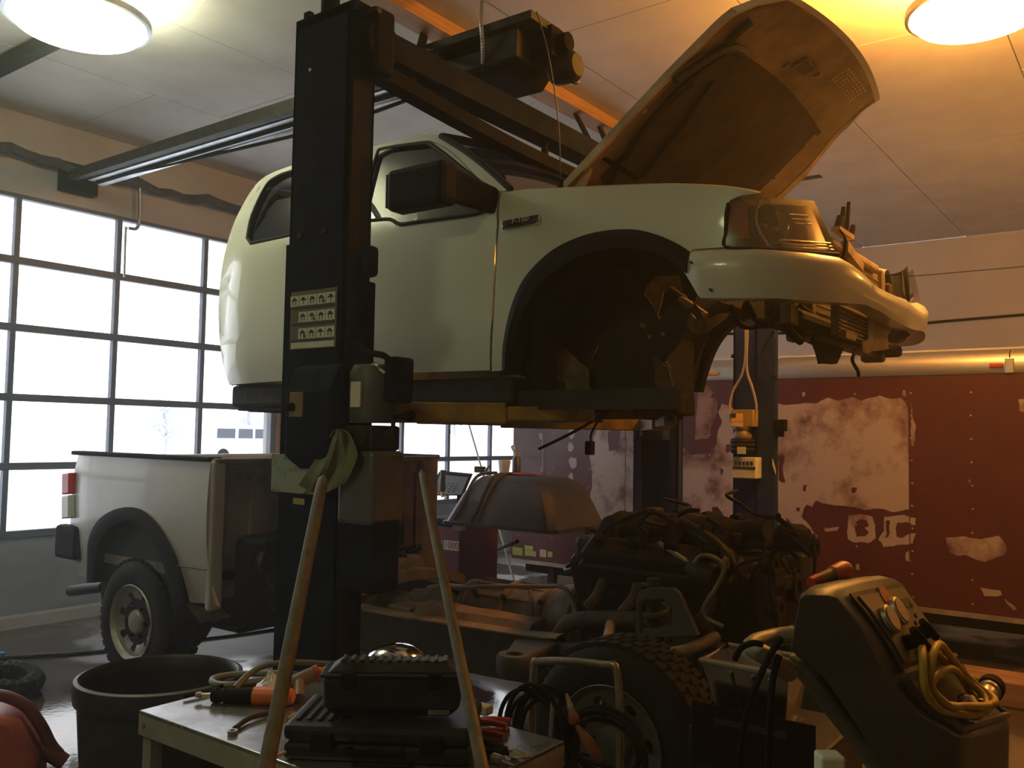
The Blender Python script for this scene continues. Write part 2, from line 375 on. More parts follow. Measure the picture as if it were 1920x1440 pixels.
obj('motor', lathe(B(), [(0, 0), (.075, 0), (.085, .02), (.085, .13), (.06, .16), (0, .16)], (3.92, 2.66, 3.59), (0, -1, 0), 20), 'dark_steel', op, smooth=True)
obj('motor', lathe(B(), [(0, 0), (.05, 0), (.05, .14), (0, .15)], (3.86, 2.66, 3.70), (0, -1, 0), 16), 'black_steel', op, smooth=True)
obj('cable_clamp', lathe(B(), [(0, 0), (.022, 0), (.022, .07), (.014, .09), (0, .09)], (3.99, 2.64, 3.575), (.6, -.6, -.2), 12), 'galv', op)
obj('lower_bracket', prism(B(), [(4.02, 3.2, 3.6), (4.02, 2.75, 3.6), (4.02, 2.8, 3.54), (4.02, 3.1, 3.54)], (-.3, 0, 0)), 'black_steel', op)
ch = B()
tube(ch, [(3.86, 3.3, 3.66), (3.9, 4.3, 3.63), (3.88, 5.3, 3.64), (3.8, 7.2, 3.68)], .012, 6, 10)
obj('drive_chain', ch, 'black_steel', op)
# conduit from ceiling to opener
def ribbed(name, pts, r, m, parent=None, pitch=.014, k=10):
    P = spline(pts, k); L = [0]
    for a, c in zip(P, P[1:]): L.append(L[-1]+(c-a).length)
    n = max(4, int(L[-1]/pitch*2)); Q = []; j = 0
    for i in range(n+1):
        s = L[-1]*i/n
        while j < len(L)-2 and L[j+1] < s: j += 1
        t = (s-L[j])/max(1e-6, L[j+1]-L[j]); Q.append(P[j].lerp(P[j+1], t))
    bm = B(); prev = None; a = None
    for i, p in enumerate(Q):
        d = (Q[min(i+1, n)]-Q[max(i-1, 0)]).normalized()
        if a is None: a, _ = frame_of(d)
        a = (a-d*a.dot(d)).normalized(); c = a.cross(d); rr = r*(1 if i % 2 else .84); R = ring(bm, p, a, c, rr, rr, 8)
        if prev: skin(bm, prev, R)
        prev = R
    return obj(name, bm, m, parent, smooth=False)
c1 = ribbed('flexible_conduit', [az(905, 0, H-.02)+Vector((0, 0, .02)), ax(903, 40, 3.62), ax(906, 110, 3.65), ax(900, 140, 3.78), ax(884, 149, 3.86)], .013, 'galv')
tag(c1, 'ribbed steel conduit dropping from the ceiling to the door opener', 'conduit')
# torn insulation roll above the door, conduit beside it
bm = B(); P = []
for i in range(60):
    x = -1.5+i*.13; P.append(Vector((x, DY-.10+.012*math.sin(i*1.7), 3.80+.018*math.sin(i*.9)+.015*math.sin(i*2.3))))
prev = None
for i, p in enumerate(P):
    rr = .045+.02*noise.noise(p*3)+.012*noise.noise(p*11); R = ring(bm, p, Vector((0, 1, 0)), Vector((0, 0, 1)), rr*.8, rr, 9)
    if prev: skin(bm, prev, R)
    prev = R
mat('soot', (.06, .065, .085), .9, var=.5, scale=8, bump=.6, bscale=25)
tag(obj('torsion_spring', bm, 'soot', smooth=True), 'sooty lumpy torsion spring running above the overhead door', 'spring')
pc = thing('wall_conduit', 'bent grey pipe above the overhead door beside the rail', 'pipe', (4.2, 7.4, 3.4))
p0 = ay(262, 300, 7.42); p1 = ay(262, 405, 7.42); p2 = ay(240, 428, 7.42)
obj('pipe', tube(B(), [p0, p0.lerp(p1, .5), p1, (p1+p2)/2+Vector((.03, 0, -.05)), p2], .016, 8, 6), 'galv', pc, smooth=True)
obj('chain', ribbed('chain', [ay(236, 425, 7.45), ay(234, 470, 7.45), ay(233, 520, 7.45)], .012, 'galv').data and bx(p0-Vector((.04, .02, .02)), p0+Vector((.04, .02, .02))), 'black_steel', pc)
bpy.data.objects['chain'].parent = pc; bpy.data.objects['chain'].matrix_parent_inverse = wm(pc).inverted()
tag(obj('ceiling_channel', bx((2.66, 5.3, H-.12), (2.74, DY, H-.02)), 'black_steel', bevel=.005), 'black steel channel on the ceiling behind the white lamp', 'channel')
tag(obj('wall_cable', tube(B(), [(WX-.02, 6.8, 3.2), (WX-.02, 3.6, 3.06), (WX-.02, 2.2, 3.12), (WX-.02, -1, 3.2)], .018, 6, 8), 'black_steel'), 'dark cable sagging along the wall above the red trailer', 'cable')
sc = az(1508, 335, H-.006); tag(obj('paint_scrap', bx(sc+Vector((-.05, -.16, -.004)), sc+Vector((.05, .16, .004))), 'dark_steel'), 'small dark scrap of tape hanging from the ceiling near the hood', 'scrap')

# ================================================================== two-post lift around the truck
LX0, LX1, LY0, LY1, LT = 2.45, 2.60, 2.68, 3.02, 3.38
FXA, FXB = 5.52, 5.60
lift = thing('two_post_lift', 'dark navy two-post car lift with overhead beam holding the white cab', 'car lift', (2.5, 2.85, 0))
def column(x0, x1, inner, m):
    bm = B(); t = .012
    xs, xb = (x0, x1) if inner > 0 else (x1, x0)
    box(bm, (min(xs, xs+inner*t), LY0, 0), (max(xs, xs+inner*t), LY1, LT))
    box(bm, (x0, LY0, 0), (x1, LY0+t, LT)); box(bm, (x0, LY1-t, 0), (x1, LY1, LT))
    for y0, y1 in ((LY0, LY0+.06), (LY1-.06, LY1)): box(bm, (min(xb, xb-inner*t), y0, 0), (max(xb, xb-inner*t), y1, LT))
    o = obj('column', bm, m, lift)
    return o
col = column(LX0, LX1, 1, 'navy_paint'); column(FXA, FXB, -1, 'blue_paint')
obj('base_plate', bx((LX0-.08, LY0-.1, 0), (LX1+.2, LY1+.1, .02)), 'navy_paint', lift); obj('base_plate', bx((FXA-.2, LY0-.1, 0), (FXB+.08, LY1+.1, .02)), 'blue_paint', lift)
# lower sleeve of the near column (slightly wider below the joint)
obj('column_sleeve', bx((LX0-.006, LY0-.002, 0), (LX0-.001, LY1+.012, 2.40)), 'navy_paint', lift)
for y in (2.94, 2.79): obj('bolt', cyl(B(), (LX0-.016, y, 2.43), (LX0-.004, y, 2.43), .014, n=6), 'dark_steel', lift)
obj('bolt', cyl(B(), (LX0-.006, 2.915, 3.145), (LX0, 2.915, 3.145), .008), 'white_label', lift)
# top hardware
obj('top_plate', bx((LX0, LY0-.03, LT-.04), (LX1, LY1, LT+.005)), 'navy_paint', lift)
obj('top_lug', bx((LX0+.02, 2.96, LT), (LX0+.05, 3.0, LT+.05)), 'navy_paint', lift, bevel=.006)
obj('ceiling_pipe', cyl(B(), (2.5, 2.86, LT), (2.5, 2.86, H), .04, n=16), 'navy_paint', lift, smooth=True)
bm = lathe(B(), [(0, 0), (.09, 0), (.105, .02), (.105, .07), (.09, .09), (0, .09)], (2.58, 2.70, 3.24), (0, -1, 0), 24)
obj('sheave', bm, 'black_steel', lift, smooth=True)
obj('sheave_bracket', bx((2.52, 2.60, 3.10), (2.64, 2.70, 3.38)), 'black_steel', lift, bevel=.02)
obj('bracket_bolt', cyl(B(), (2.5, 2.62, 3.33), (2.5, 2.56, 3.33), .014), 'dark_steel', lift)
# overhead beam, cable shield below it
obj('crossbeam', bx((2.56, 2.76, 3.27), (FXB+.05, 2.90, 3.40)), 'navy_paint', lift, bevel=.008)
bm = B(); rws = []
for i in range(25):
    t = i/24; x = 2.66+t*2.95; s = .075*math.sin(PI*t)
    rws.append([(x, 2.775, 3.255-s), (x, 2.865, 3.255-s), (x, 2.865, 3.19-s), (x, 2.775, 3.19-s)])
loft(bm, rws, close=True, caps=True); obj('cable_guard', bm, 'black_steel', lift)
for a in (.3, 1.4, 2.6): obj('guard_hanger', bx((2.66+a, 2.80, 3.17), (2.69+a, 2.83, 3.27)), 'black_steel', lift)
for p, x in ((az(795, 65, H-.09), 3.02), (az(832, 80, H-.09), 3.16), (az(1080, 215, H-.09), 4.66), (az(1125, 240, H-.09), 4.9)):
    a = Vector((x, 2.83, 3.36)); d = (p-a).normalized(); M = axes(a, (0, -1, .2) if 0 else d.orthogonal(), d)
    bm = B(); box(bm, (-.025, 0, -.008), (.025, (p-a).length, .008), M); obj('brace_strap', bm, 'black_steel', lift)
# carriages and swing arms under the cab
AZ = 1.72
for xc, sgn in ((LX1, 1), (FXA, -1)):
    obj('carriage', bx((min(xc-.1*sgn, xc+.1*sgn), 2.74, 1.58), (max(xc-.1*sgn, xc+.1*sgn), 2.96, 2.25)), 'navy_paint' if sgn > 0 else 'blue_paint', lift, bevel=.01)
    for ey in (4.0, 2.05) if sgn > 0 else (4.35, 2.35):
        a = Vector((xc+.12*sgn, 2.85, AZ-.03)); e = Vector((xc+(.78)*sgn, ey, AZ-.02)); d = (e-a).normalized(); s = Vector((-d.y, d.x, 0))
        L = (e-a).length; M = axes(a, s, d)
        arm = obj('swing_arm', bx((-.055, 0, -.045), (.055, L*.62, .045), M), 'yellow_arm', lift, bevel=.006)
        obj('arm_extension', bx((-.038, L*.5, -.03), (.038, L, .03), M), 'yellow_arm', arm, bevel=.004)
        pad = lathe(B(), [(0, 0), (.03, 0), (.03, .06), (.065, .065), (.065, .09), (0, .09)], e, n=16); obj('lift_pad', pad, 'rubber', arm)
        obj('arm_pin', cyl(B(), a+Vector((0, 0, -.08)), a+Vector((0, 0, .08)), .05), 'dark_steel', arm)
# long yellow arm seen end to end below the floor pan
bm = B(); box(bm, (4.86, 2.95, 1.69), (4.99, 4.45, 1.80)); obj('swing_arm', bm, 'yellow_arm', lift, bevel=.008)
# power unit on the near column
obj('control_box', prism(B(), [(LX0, 2.9, 1.88), (LX0-.05, 2.9, 1.86), (LX0-.09, 2.9, 1.76), (LX0-.09, 2.9, 1.50), (LX0, 2.9, 1.44)], (0, -.26, 0)), 'navy_paint', lift, bevel=.008)
cb = obj('switch_plate', bx((LX0-.096, 2.79, 1.66), (LX0-.09, 2.87, 1.76)), mat('switch_tan', (.26, .16, .08), .6, var=.3), lift)
obj('switch_knob', lathe(B(), [(0, 0), (.018, 0), (.018, .02), (.012, .03), (0, .03)], (LX0-.096, 2.85, 1.70), (-1, 0, 0), 14), 'black_plastic', cb)
PUX = 2.52
obj('motor', lathe(B(), [(0, 0), (.085, 0), (.095, .02), (.095, .20), (.08, .23), (.0, .24)], (PUX, 2.56, 1.64), n=24), 'grey_paint', lift, smooth=True)
obj('motor_label', bx((PUX-.1, 2.53, 1.70), (PUX-.092, 2.585, 1.80)), 'white_label', lift)
obj('capacitor_box', bx((PUX-.04, 2.40, 1.72), (PUX+.07, 2.47, 1.90)), 'navy_paint', lift, bevel=.015)
obj('valve_block', bx((PUX-.08, 2.48, 1.53), (PUX+.08, 2.64, 1.63)), 'dark_steel', lift, bevel=.012)
for y in (2.52, 2.60): obj('valve_plug', cyl(B(), (PUX-.1, y, 1.58), (PUX-.08, y, 1.58), .026), 'dark_steel', lift)
vl = obj('release_valve', cyl(B(), (PUX, 2.48, 1.60), (PUX, 2.43, 1.60), .016), 'dark_steel', lift); obj('lever_knob', lathe(B(), [(0, 0), (.01, .0), (.01, .03), (.022, .07), (.02, .09), (0, .095)], (PUX, 2.44, 1.665), (.1, -1, .05), 12), 'black_plastic', vl); obj('lever_rod', cyl(B(), (PUX, 2.445, 1.60), (PUX, 2.445, 1.67), .009), 'dark_steel', vl)
obj('fluid_tank', bx((PUX-.09, 2.46, 1.24), (PUX+.09, 2.66, 1.53)), 'grey_paint', lift, bevel=.02)
obj('lower_guard', bx((PUX-.075, 2.46, 0.98), (PUX+.07, 2.67, 1.26)), 'navy_paint', lift, bevel=.01)
obj('hose', tube(B(), [ax(662, 640, 2.47), ax(690, 660, 2.46), ax(722, 668, 2.46), ax(738, 690, 2.48), ax(738, 705, 2.5)], .013, 8, 6), 'black_plastic', lift, smooth=True)
obj('hose', tube(B(), [ax(690, 688, 2.47), ax(705, 684, 2.46), ax(712, 692, 2.47), ax(722, 700, 2.48)], .009, 8, 6), 'galv', lift, smooth=True)
obj('lock_cover', prism(B(), [ax(668, 640, 2.5), ax(690, 690, 2.5), ax(690, 705, 2.5), ax(655, 705, 2.5), ax(655, 645, 2.5)], (.05, 0, 0)), 'navy_paint', lift)
# column trim strip with rust, side lock
obj('edge_strip', bx((LX0+.02, LY0-.012, .15), (LX0+.07, LY0-.002, 3.05)), mat('rusty_strip', (.012, .012, .013), .85, spec=.05, col2=(.03, .018, .012), scale=5, stretch=(3, 3, 1.2)), lift)
obj('side_lock', bx((2.52, 2.60, 2.24), (2.58, 2.66, 2.37)), 'navy_paint', lift, bevel=.02)
# instruction decal: sheet with three rows of pictogram tiles
dz0, dz1 = 1.945, 2.19
dec = obj('decal_sheet', bx((LX0-.010, 2.70, dz0), (LX0-.0065, 2.985, dz1)), mat('decal_dark', (.16, .13, .07), .5, var=.2), lift)
obj('decal_text', bx((LX0-.0115, 2.71, dz0+.004), (LX0-.010, 2.975, dz0+.03)), 'white_label', dec)
rnd = random.Random(5); icon = B()
for r, (zz, n) in enumerate(((2.15, 5), (2.08, 4), (2.01, 4))):
    for k in range(n):
        yc = 2.735+k*.056; obj('pictogram_tile', bx((LX0-.0125, yc-.026, zz-.022), (LX0-.010, yc+.026, zz+.022)), 'white_label', dec)
        X = LX0-.0128
        box(icon, (X, yc-.018, zz+.000), (X+.0005, yc+.018, zz+.006)); box(icon, (X, yc-.008, zz+.004), (X+.0005, yc+.010, zz+.014))
        for dy in ((-.004,) if (r+k) % 3 == 0 else (-.011, .007)): box(icon, (X, yc+dy, zz-.017), (X+.0005, yc+dy+.005, zz+.002))
        if (r*3+k) % 4 == 1: box(icon, (X, yc-.02, zz-.018), (X+.0005, yc-.008, zz-.004))
    box(icon, (LX0-.012, 2.71, zz-.036), (LX0-.0115, 2.975, zz-.026))
obj('pictogram_print', icon, 'print_black', dec)
obj('notice_plate', bx((LX0-.012, 2.76, 1.345), (LX0-.007, 3.075, 1.505)), mat('pale_notice', (.27, .31, .25), .6, col2=(.06, .07, .06), scale=9, thresh=(.5, .62)), lift)
obj('small_tag', bx((LX0-.012, 2.86, 1.30), (LX0-.008, 2.93, 1.325)), mat('tag_yellow', (.35, .27, .08), .6), lift)
obj('warning_strip', bx((2.47, LY0-.016, .42), (2.53, LY0-.012, .62)), mat('strip_tan', (.4, .3, .18), .6, col2=(.05, .04, .03), scale=22, thresh=(.45, .5)), lift)
# rag draped over the power unit
mat('rag', (.17, .18, .11), .9, var=.35, scale=9, bump=.4, bscale=18)
rg = []
for i in range(13):
    u = i/12; row = []
    for j in range(15):
        v = j/14; px = 625+(-65*v+22*(1-v)) + u*(15+ (95-40*abs(v-.45))*v**.6) - 20*(1-v); py = 805+ v*125 - 45*abs(u-.45)*v
        p = ax(px, py, 2.36+.05*u+.012*math.sin(9*u+4*v)+.008*math.sin(17*u)); row.append(p)
    rg.append(row)
bm = B(); loft(bm, rg); tag(obj('rag', bm, 'rag', smooth=True, solid=.004), 'olive rag draped over the lift power unit', 'rag')

# ================================================================== second lift's blue column with its own power unit
X2, Y2 = 5.98, 2.17
sl = thing('lift_column', 'blue column of another lift with yellow motor box before the red trailer', 'car lift', (X2, Y2+.15, 0))
bm = B(); t = .012
box(bm, (X2, Y2, 0), (X2+t, Y2+.305, 3.4)); box(bm, (X2, Y2, 0), (X2+.05, Y2+t, 3.4)); box(bm, (X2, Y2+.293, 0), (X2+.05, Y2+.305, 3.4))
obj('column', bm, 'blue_paint', sl); obj('base_plate', bx((X2-.1, Y2-.1, 0), (X2+.3, Y2+.4, .02)), 'blue_paint', sl)
obj('column_flange', bx((X2-.02, Y2-.001, 0), (X2, Y2+.12, 3.4)), 'blue_paint', sl)
obj('side_lock', bx((X2-.03, Y2-.075, 1.66), (X2+.03, Y2, 1.74)), 'black_steel', sl, bevel=.006); obj('side_lock', bx((X2-.02, Y2-.05, 1.62), (X2+.03, Y2, 1.70)), 'black_steel', sl)
def at2(px, py, dx=-.08): return ax(px, py, X2+dx)
def ob2(name, x0, y0, x1, y1, m, dx0=-.1, dx1=0., **k):
    a = at2(x0, y1, dx0); c = at2(x1, y0, dx0); return obj(name, bx((X2+dx0, c.y, a.z), (X2+dx1, a.y, c.z)), m, sl, **k)
mb = ob2('motor_box', 1370, 768, 1412, 800, mat('old_yellow', (.42, .28, .06), .5, var=.4, scale=10), -.12, -.02, bevel=.006)
obj('warning_label', bx((X2-.123, at2(1393, 780, -.12).y, at2(1370, 800, -.12).z), (X2-.12, at2(1371, 780, -.12).y, at2(1370, 775, -.12).z)), 'print_yellow', mb)
obj('warning_label', bx((X2-.125, at2(1393, 780, -.12).y, at2(1370, 799, -.12).z), (X2-.123, at2(1371, 780, -.12).y, at2(1370, 793, -.12).z)), 'white_label', mb)
obj('warning_label', bx((X2-.125, at2(1393, 780, -.12).y, at2(1370, 793, -.12).z), (X2-.123, at2(1371, 780, -.12).y, at2(1370, 788, -.12).z)), 'print_orange', mb)
obj('warning_mark', bx((X2-.125, at2(1380, 780, -.12).y, at2(1370, 783, -.12).z), (X2-.123, at2(1372, 780, -.12).y, at2(1370, 775, -.12).z)), 'print_black', mb)
a = at2(1392, 822); bz = at2(1392, 800).z
obj('pump_block', lathe(B(), [(0, 0), (.06, 0), (.065, .02), (.05, .05), (.065, .07), (.065, bz-a.z), (0, bz-a.z)], (X2-.08, a.y, a.z), n=18), mat('pump_yellow', (.25, .2, .1), .5, var=.5, scale=15), sl, smooth=True)
b2 = at2(1392, 850); obj('motor', lathe(B(), [(0, 0), (.075, 0), (.08, .01), (.08, a.z-b2.z-.02), (.07, a.z-b2.z), (0, a.z-b2.z)], (X2-.08, b2.y, b2.z), n=20), 'black_steel', sl, smooth=True)
for dz in (.02, .05, .08): obj('motor_band', lathe(B(), [(.08, 0), (.084, .004), (.084, .012), (.08, .016)], (X2-.08, b2.y, b2.z+dz), n=20), 'dark_steel', sl)
ob2('motor_plate', 1382, 838, 1398, 851, 'white_label', -.166, -.16)
tk = ob2('fluid_tank', 1372, 858, 1416, 896, 'white_label', -.14, -.02, bevel=.004)
pr = B()
for i in range(5): q = at2(1379+i*7.4, 868, -.145); box(pr, (X2-.143, q.y-.010, q.z-.014), (X2-.141, q.y+.008, q.z+.010))
q0 = at2(1416, 880, -.145); q1 = at2(1374, 874, -.145); box(pr, (X2-.143, q0.y, q0.z), (X2-.141, q1.y, q1.z))
obj('label_print', pr, 'print_black', tk)
c3 = ribbed('conduit', [at2(1398, 612), at2(1398, 660), at2(1392, 700), at2(1374, 735), at2(1368, 770), at2(1373, 800)], .0095, mat('conduit_tan', (.34, .28, .22), .5, metal=.3), sl)
obj('hose', tube(B(), [at2(1402, 612), at2(1400, 690), at2(1410, 725), at2(1418, 760), at2(1416, 800)], .009, 6, 6), 'conduit_tan', sl)
obj('hose', tube(B(), [at2(1450, 622), at2(1430, 660), at2(1442, 695), at2(1458, 712)], .009, 6, 6), 'black_plastic', sl)
obj('peeling_tape', prism(B(), [at2(1448, 860, -.03), at2(1454, 880, -.03), at2(1454, 890, -.03), at2(1448, 872, -.03)], (.006, 0, 0)), 'white_label', sl)

# ================================================================== red enclosed trailer
TX, TY0, TY1, TZ0, TZ1 = 7.2, -2.2, 5.31, .34, 2.115
tr = thing('cargo_trailer', 'long dark red cargo trailer with grey patches where lettering was stripped', 'trailer', (TX, 3, 0))
def red_mat(name, base, patch, lo, hi, sc):
    return mat(name, base, .42, col2=patch, scale=sc, thresh=(lo, hi), detail=8)
mat('trailer_red', (.070, .010, .013), .42, var=.3, scale=2.5, coat=.1)
sy = ax(1705, 900, TX).y
ys = [TY0]+[sy+1.22*k for k in range(-3, 5) if TY0+.1 < sy+1.22*k < TY1-.1]+[TY1]
for a, c in zip(ys, ys[1:]): obj('side_panel', bx((TX, a+.003, TZ0+.03), (TX+.02, c-.003, TZ1)), 'trailer_red', tr)
obj('trailer_body', bx((TX+.02, TY0, TZ0), (TX+2.3, TY1, TZ1+.1)), mat('trailer_inner', (.2, .2, .2), .7), tr)
for a in ys[1:-1]: obj('panel_seam', bx((TX-.003, a-.004, TZ0+.03), (TX, a+.004, TZ1)), mat('seam_dark', (.05, .01, .01), .6), tr)
obj('bottom_trim', bx((TX-.012, TY0, TZ0), (TX+.03, TY1, TZ0+.035)), mat('trim_dirty', (.42, .36, .32), .5, metal=.5, var=.4, scale=12), tr)
bm = B(); prof = [(TX-.006, TZ1-.01), (TX-.012, TZ1+.01), (TX-.014, TZ1+.07), (TX+.005, TZ1+.13), (TX+.05, TZ1+.165), (TX+.10, TZ1+.175), (TX+.16, TZ1+.178), (TX+.16, TZ1+.15), (TX+.03, TZ1-.01)]
yb = ax(1893, 665, TX).y
for y0, y1 in ((yb+.004, TY1), (TY0, yb-.004)): loft(B(), []) ; bm = B(); loft(bm, [[(p[0], y0, p[1]) for p in prof], [(p[0], y1, p[1]) for p in prof]], close=True, caps=True); obj('roof_rail', bm, 'aluminium', tr, smooth=True)
obj('rail_joint', bx((TX-.02, yb-.03, TZ1-.012), (TX-.005, yb+.03, TZ1+.1)), 'aluminium', tr, bevel=.006)
obj('roof_skin', bx((TX+.12, TY0, TZ1+.15), (TX+2.3, TY1, TZ1+.19)), mat('roof_white', (.55, .55, .55), .5), tr)
for px, py, mname, c in ((1338, 701, 'marker_amber', (.65, .25, .03)), (1869, 685, 'marker_red', (.5, .07, .03))):
    q = ax(px, py, TX); mat(mname, c, .25); l = obj('marker_light', bx((TX-.035, q.y-.045, q.z-.016), (TX-.01, q.y+.045, q.z+.016)), mname, tr, bevel=.008)
# rivets
bm = B()
for yv in frange(TY0+.1, TY1, .407):
    for zv in frange(TZ0+.1, TZ1, .17):
        yy = yv+random.uniform(-.004, .004); lathe(bm, [(.009, 0), (.006, .004), (0, .005)], (TX, yy, zv), (-1, 0, 0), 6)
obj('rivets', bm, 'trim_dirty', tr, kind='stuff')
# areas stripped of paint (outlines surveyed on the panel plane)
mat('stripped', (.34, .28, .275), .5, col2=(.09, .025, .026), scale=3.3, thresh=(.5, .66), detail=9, metal=.1)
mat('stripped_thin', (.22, .15, .15), .5, col2=(.085, .018, .022), scale=5, thresh=(.42, .62), detail=9)
PK = [0]
def patch(pts, m='stripped', sx=.3646, ox=1220, oy=600, holes=(), rough=.010):
    def conv(lp):
        q = [ax(ox+x*sx, oy+y*sx, TX) for x, y in lp]; out = []
        for i in range(len(q)):
            a, c = q[i], q[(i+1) % len(q)]; n = max(1, int((c-a).length/.022))
            for k in range(n):
                p = a.lerp(c, k/n); nn = noise.noise_vector(p*21)*rough+noise.noise_vector(p*55)*rough*.5; out.append((p.y+nn.y, min(p.z+nn.z, TZ1-.005)))
        return out
    PK[0] += 1
    bm = poly_holes(conv(pts), [conv(h) for h in holes]); x = TX-.0012-.0001*PK[0]
    for v in bm.verts: v.co.x = x
    bmesh.ops.recalc_face_normals(bm, faces=bm.faces)
    r = bmesh.ops.extrude_face_region(bm, geom=bm.faces[:])
    for v in [e for e in r['geom'] if isinstance(e, bmesh.types.BMVert)]: v.co.x = TX
    obj('paint_patch', bm, m, tr)
patch([(648, 430), (700, 440), (790, 425), (850, 430), (905, 400), (960, 415), (1040, 395), (1080, 415), (1130, 400), (1180, 390), (1240, 405), (1290, 400), (1325, 450), (1330, 975), (1250, 985), (1180, 970), (1100, 975), (1030, 960), (900, 945), (850, 930), (830, 960), (800, 950), (775, 1010), (860, 1110), (820, 1150), (830, 1180), (800, 1160), (780, 1110), (700, 1020), (690, 1090), (560, 1100), (560, 440)], holes=[[(655, 690), (690, 700), (680, 760), (690, 840), (660, 830)], [(785, 850), (805, 850), (800, 880), (785, 875)], [(1030, 860), (1060, 860), (1050, 890), (1032, 885)], [(750, 960), (770, 965), (765, 985), (748, 985)]])
patch([(1337, 425), (1345, 440), (1345, 500), (1365, 540), (1350, 650), (1337, 640)])
patch([(20, 425), (160, 430), (165, 500), (160, 640), (200, 690), (300, 690), (340, 640), (345, 580), (370, 520), (350, 480), (365, 430), (400, 440), (470, 470), (470, 1060), (390, 1085), (350, 1060), (330, 1035), (300, 1050), (260, 990), (200, 960), (150, 950), (110, 920), (20, 900)], holes=[[(385, 640), (410, 640), (405, 680), (385, 680)], [(310, 965), (345, 960), (370, 1000), (360, 1040), (325, 1020)], [(355, 760), (375, 770), (360, 800)]])
patch([(240, 340), (290, 335), (320, 370), (300, 400), (340, 410), (345, 470), (320, 520), (300, 610), (230, 615), (235, 500), (240, 420)], 'stripped_thin')
patch([(780, 370), (792, 370), (796, 385), (785, 398), (778, 385)]); patch([(1300, 360), (1312, 365), (1315, 392), (1298, 395)])
patch([(890, 1066), (970, 1066), (960, 1085), (895, 1090)])
patch([(1018, 1010), (1080, 998), (1140, 1010), (1152, 1060), (1157, 1120), (1120, 1147), (1060, 1142), (1012, 1130)], holes=[[(1048, 1050), (1085, 1022), (1112, 1030), (1120, 1058), (1098, 1070), (1122, 1095), (1105, 1112), (1060, 1116)]])
patch([(1200, 1015), (1300, 1003), (1362, 1020), (1362, 1055), (1310, 1040), (1270, 1040), (1262, 1060), (1262, 1110), (1290, 1122), (1335, 1100), (1362, 1100), (1350, 1150), (1200, 1168), (1172, 1130), (1198, 1080)], holes=[[(1208, 1030), (1232, 1030), (1226, 1120), (1210, 1120)]])
patch([(1518, 1120), (1600, 1115), (1700, 1125), (1790, 1110), (1835, 1160), (1830, 1200), (1780, 1220), (1720, 1245), (1660, 1230), (1620, 1205), (1570, 1215), (1525, 1190)])
patch([(1895, 405), (1925, 405), (1925, 475), (1900, 470)]); patch([(1310, 1195), (1330, 1190), (1335, 1245), (1312, 1240)]); patch([(1630, 822), (1650, 822), (1640, 845)]); patch([(1055, 1255), (1075, 1252), (1078, 1290), (1058, 1282)])
patch([(1600, 330), (1650, 345), (1720, 350), (1730, 380), (1680, 390), (1620, 380)], sx=.3056, ox=1350, oy=1000); patch([(1745, 400), (1790, 430), (1820, 465), (1800, 470), (1760, 425)], sx=.3056, ox=1350, oy=1000)
patch([(1120, 800), (1140, 790), (1200, 780), (1200, 975), (1140, 978), (1100, 968), (1112, 900), (1105, 850)], sx=1, ox=0, oy=0, holes=[[(1140, 810), (1165, 800), (1160, 840), (1142, 846)]])
for px, py, r in ((1072, 812, 9), (1070, 839, 7), (1074, 868, 10), (1071, 894, 7), (1014, 818, 5), (1012, 842, 4), (1062, 800, 5), (1016, 880, 4), (963, 840, 6), (1068, 922, 4)):
    patch([(px+r*.8*math.cos(a)*random.uniform(.7, 1.2), py+r*1.25*math.sin(a)*random.uniform(.7, 1.2)) for a in frange(0, 6.28, .7)], sx=1, ox=0, oy=0, rough=.005)
patch([(1017, 792), (1019, 792), (1020, 905), (1017, 908)], 'stripped_thin', sx=1, ox=0, oy=0, rough=.004)
mat('lime_tag', (.34, .42, .10), .6); mat('pink_tag', (.5, .36, .34), .6)
for x0, y0, x1, y1, mm in ((1020, 835, 1075, 875, 'lime_tag'), (1085, 825, 1130, 850, 'lime_tag'), (1085, 853, 1145, 880, 'lime_tag'), (1165, 845, 1200, 887, 'pink_tag'), (1206, 855, 1232, 887, 'lime_tag')):
    a = ax(600+x0*.354, 740+y1*.354-10, TX); c = ax(600+x1*.354, 740+y0*.354-8, TX); obj('sticker', bx((TX-.006, c.y, max(a.z, TZ0+.04)), (TX-.001, a.y, c.z)), mm, tr, bevel=.002)
# running gear, mostly dark below
obj('chassis_rail', bx((TX+.25, TY0, TZ0-.12), (TX+.33, TY1, TZ0)), 'black_steel', tr); obj('chassis_rail', bx((TX+1.9, TY0, TZ0-.12), (TX+1.98, TY1, TZ0)), 'black_steel', tr)
for y in (-1.5, -.7):
    for x in (TX+.32, TX+1.75): obj('trailer_wheel', lathe(B(), [(0, 0), (.17, 0), (.2, .01), (.32, .015), (.33, .06), (.33, .16), (.32, .2), (0, .2)], (x, y, .33), (1, 0, 0), 28), 'rubber', tr, smooth=True)
obj('jack_leg', bx((TX+.15, 4.9, 0), (TX+.22, 4.97, TZ0)), 'dark_steel', tr); obj('jack_leg', bx((TX+2.0, 4.9, 0), (TX+2.07, 4.97, TZ0)), 'dark_steel', tr); obj('jack_leg', bx((TX+.4, -1.9, 0), (TX+.47, -1.83, TZ0)), 'dark_steel', tr)
q = ax(1383, 672, TX+.12); tag(obj('roof_bundle', bx((TX+.2, q.y-.09, TZ1+.19), (TX+.35, q.y+.1, TZ1+.235)), 'black_plastic', bevel=.015), 'small black bundle lying on the trailer roof behind the blue column', 'bundle')
# timber and ledge lying in front of the trailer at the right
mat('ledge_lumber', (.30, .17, .10), .75, col2=(.16, .08, .05), scale=5, stretch=(4, .6, 4))
tag(obj('timber_beam', bx((6.2, -1.2, 0.0), (6.5, 2.0, .16)), 'ledge_lumber', bevel=.012), 'rough timber lying on the floor before the red trailer', 'timber')
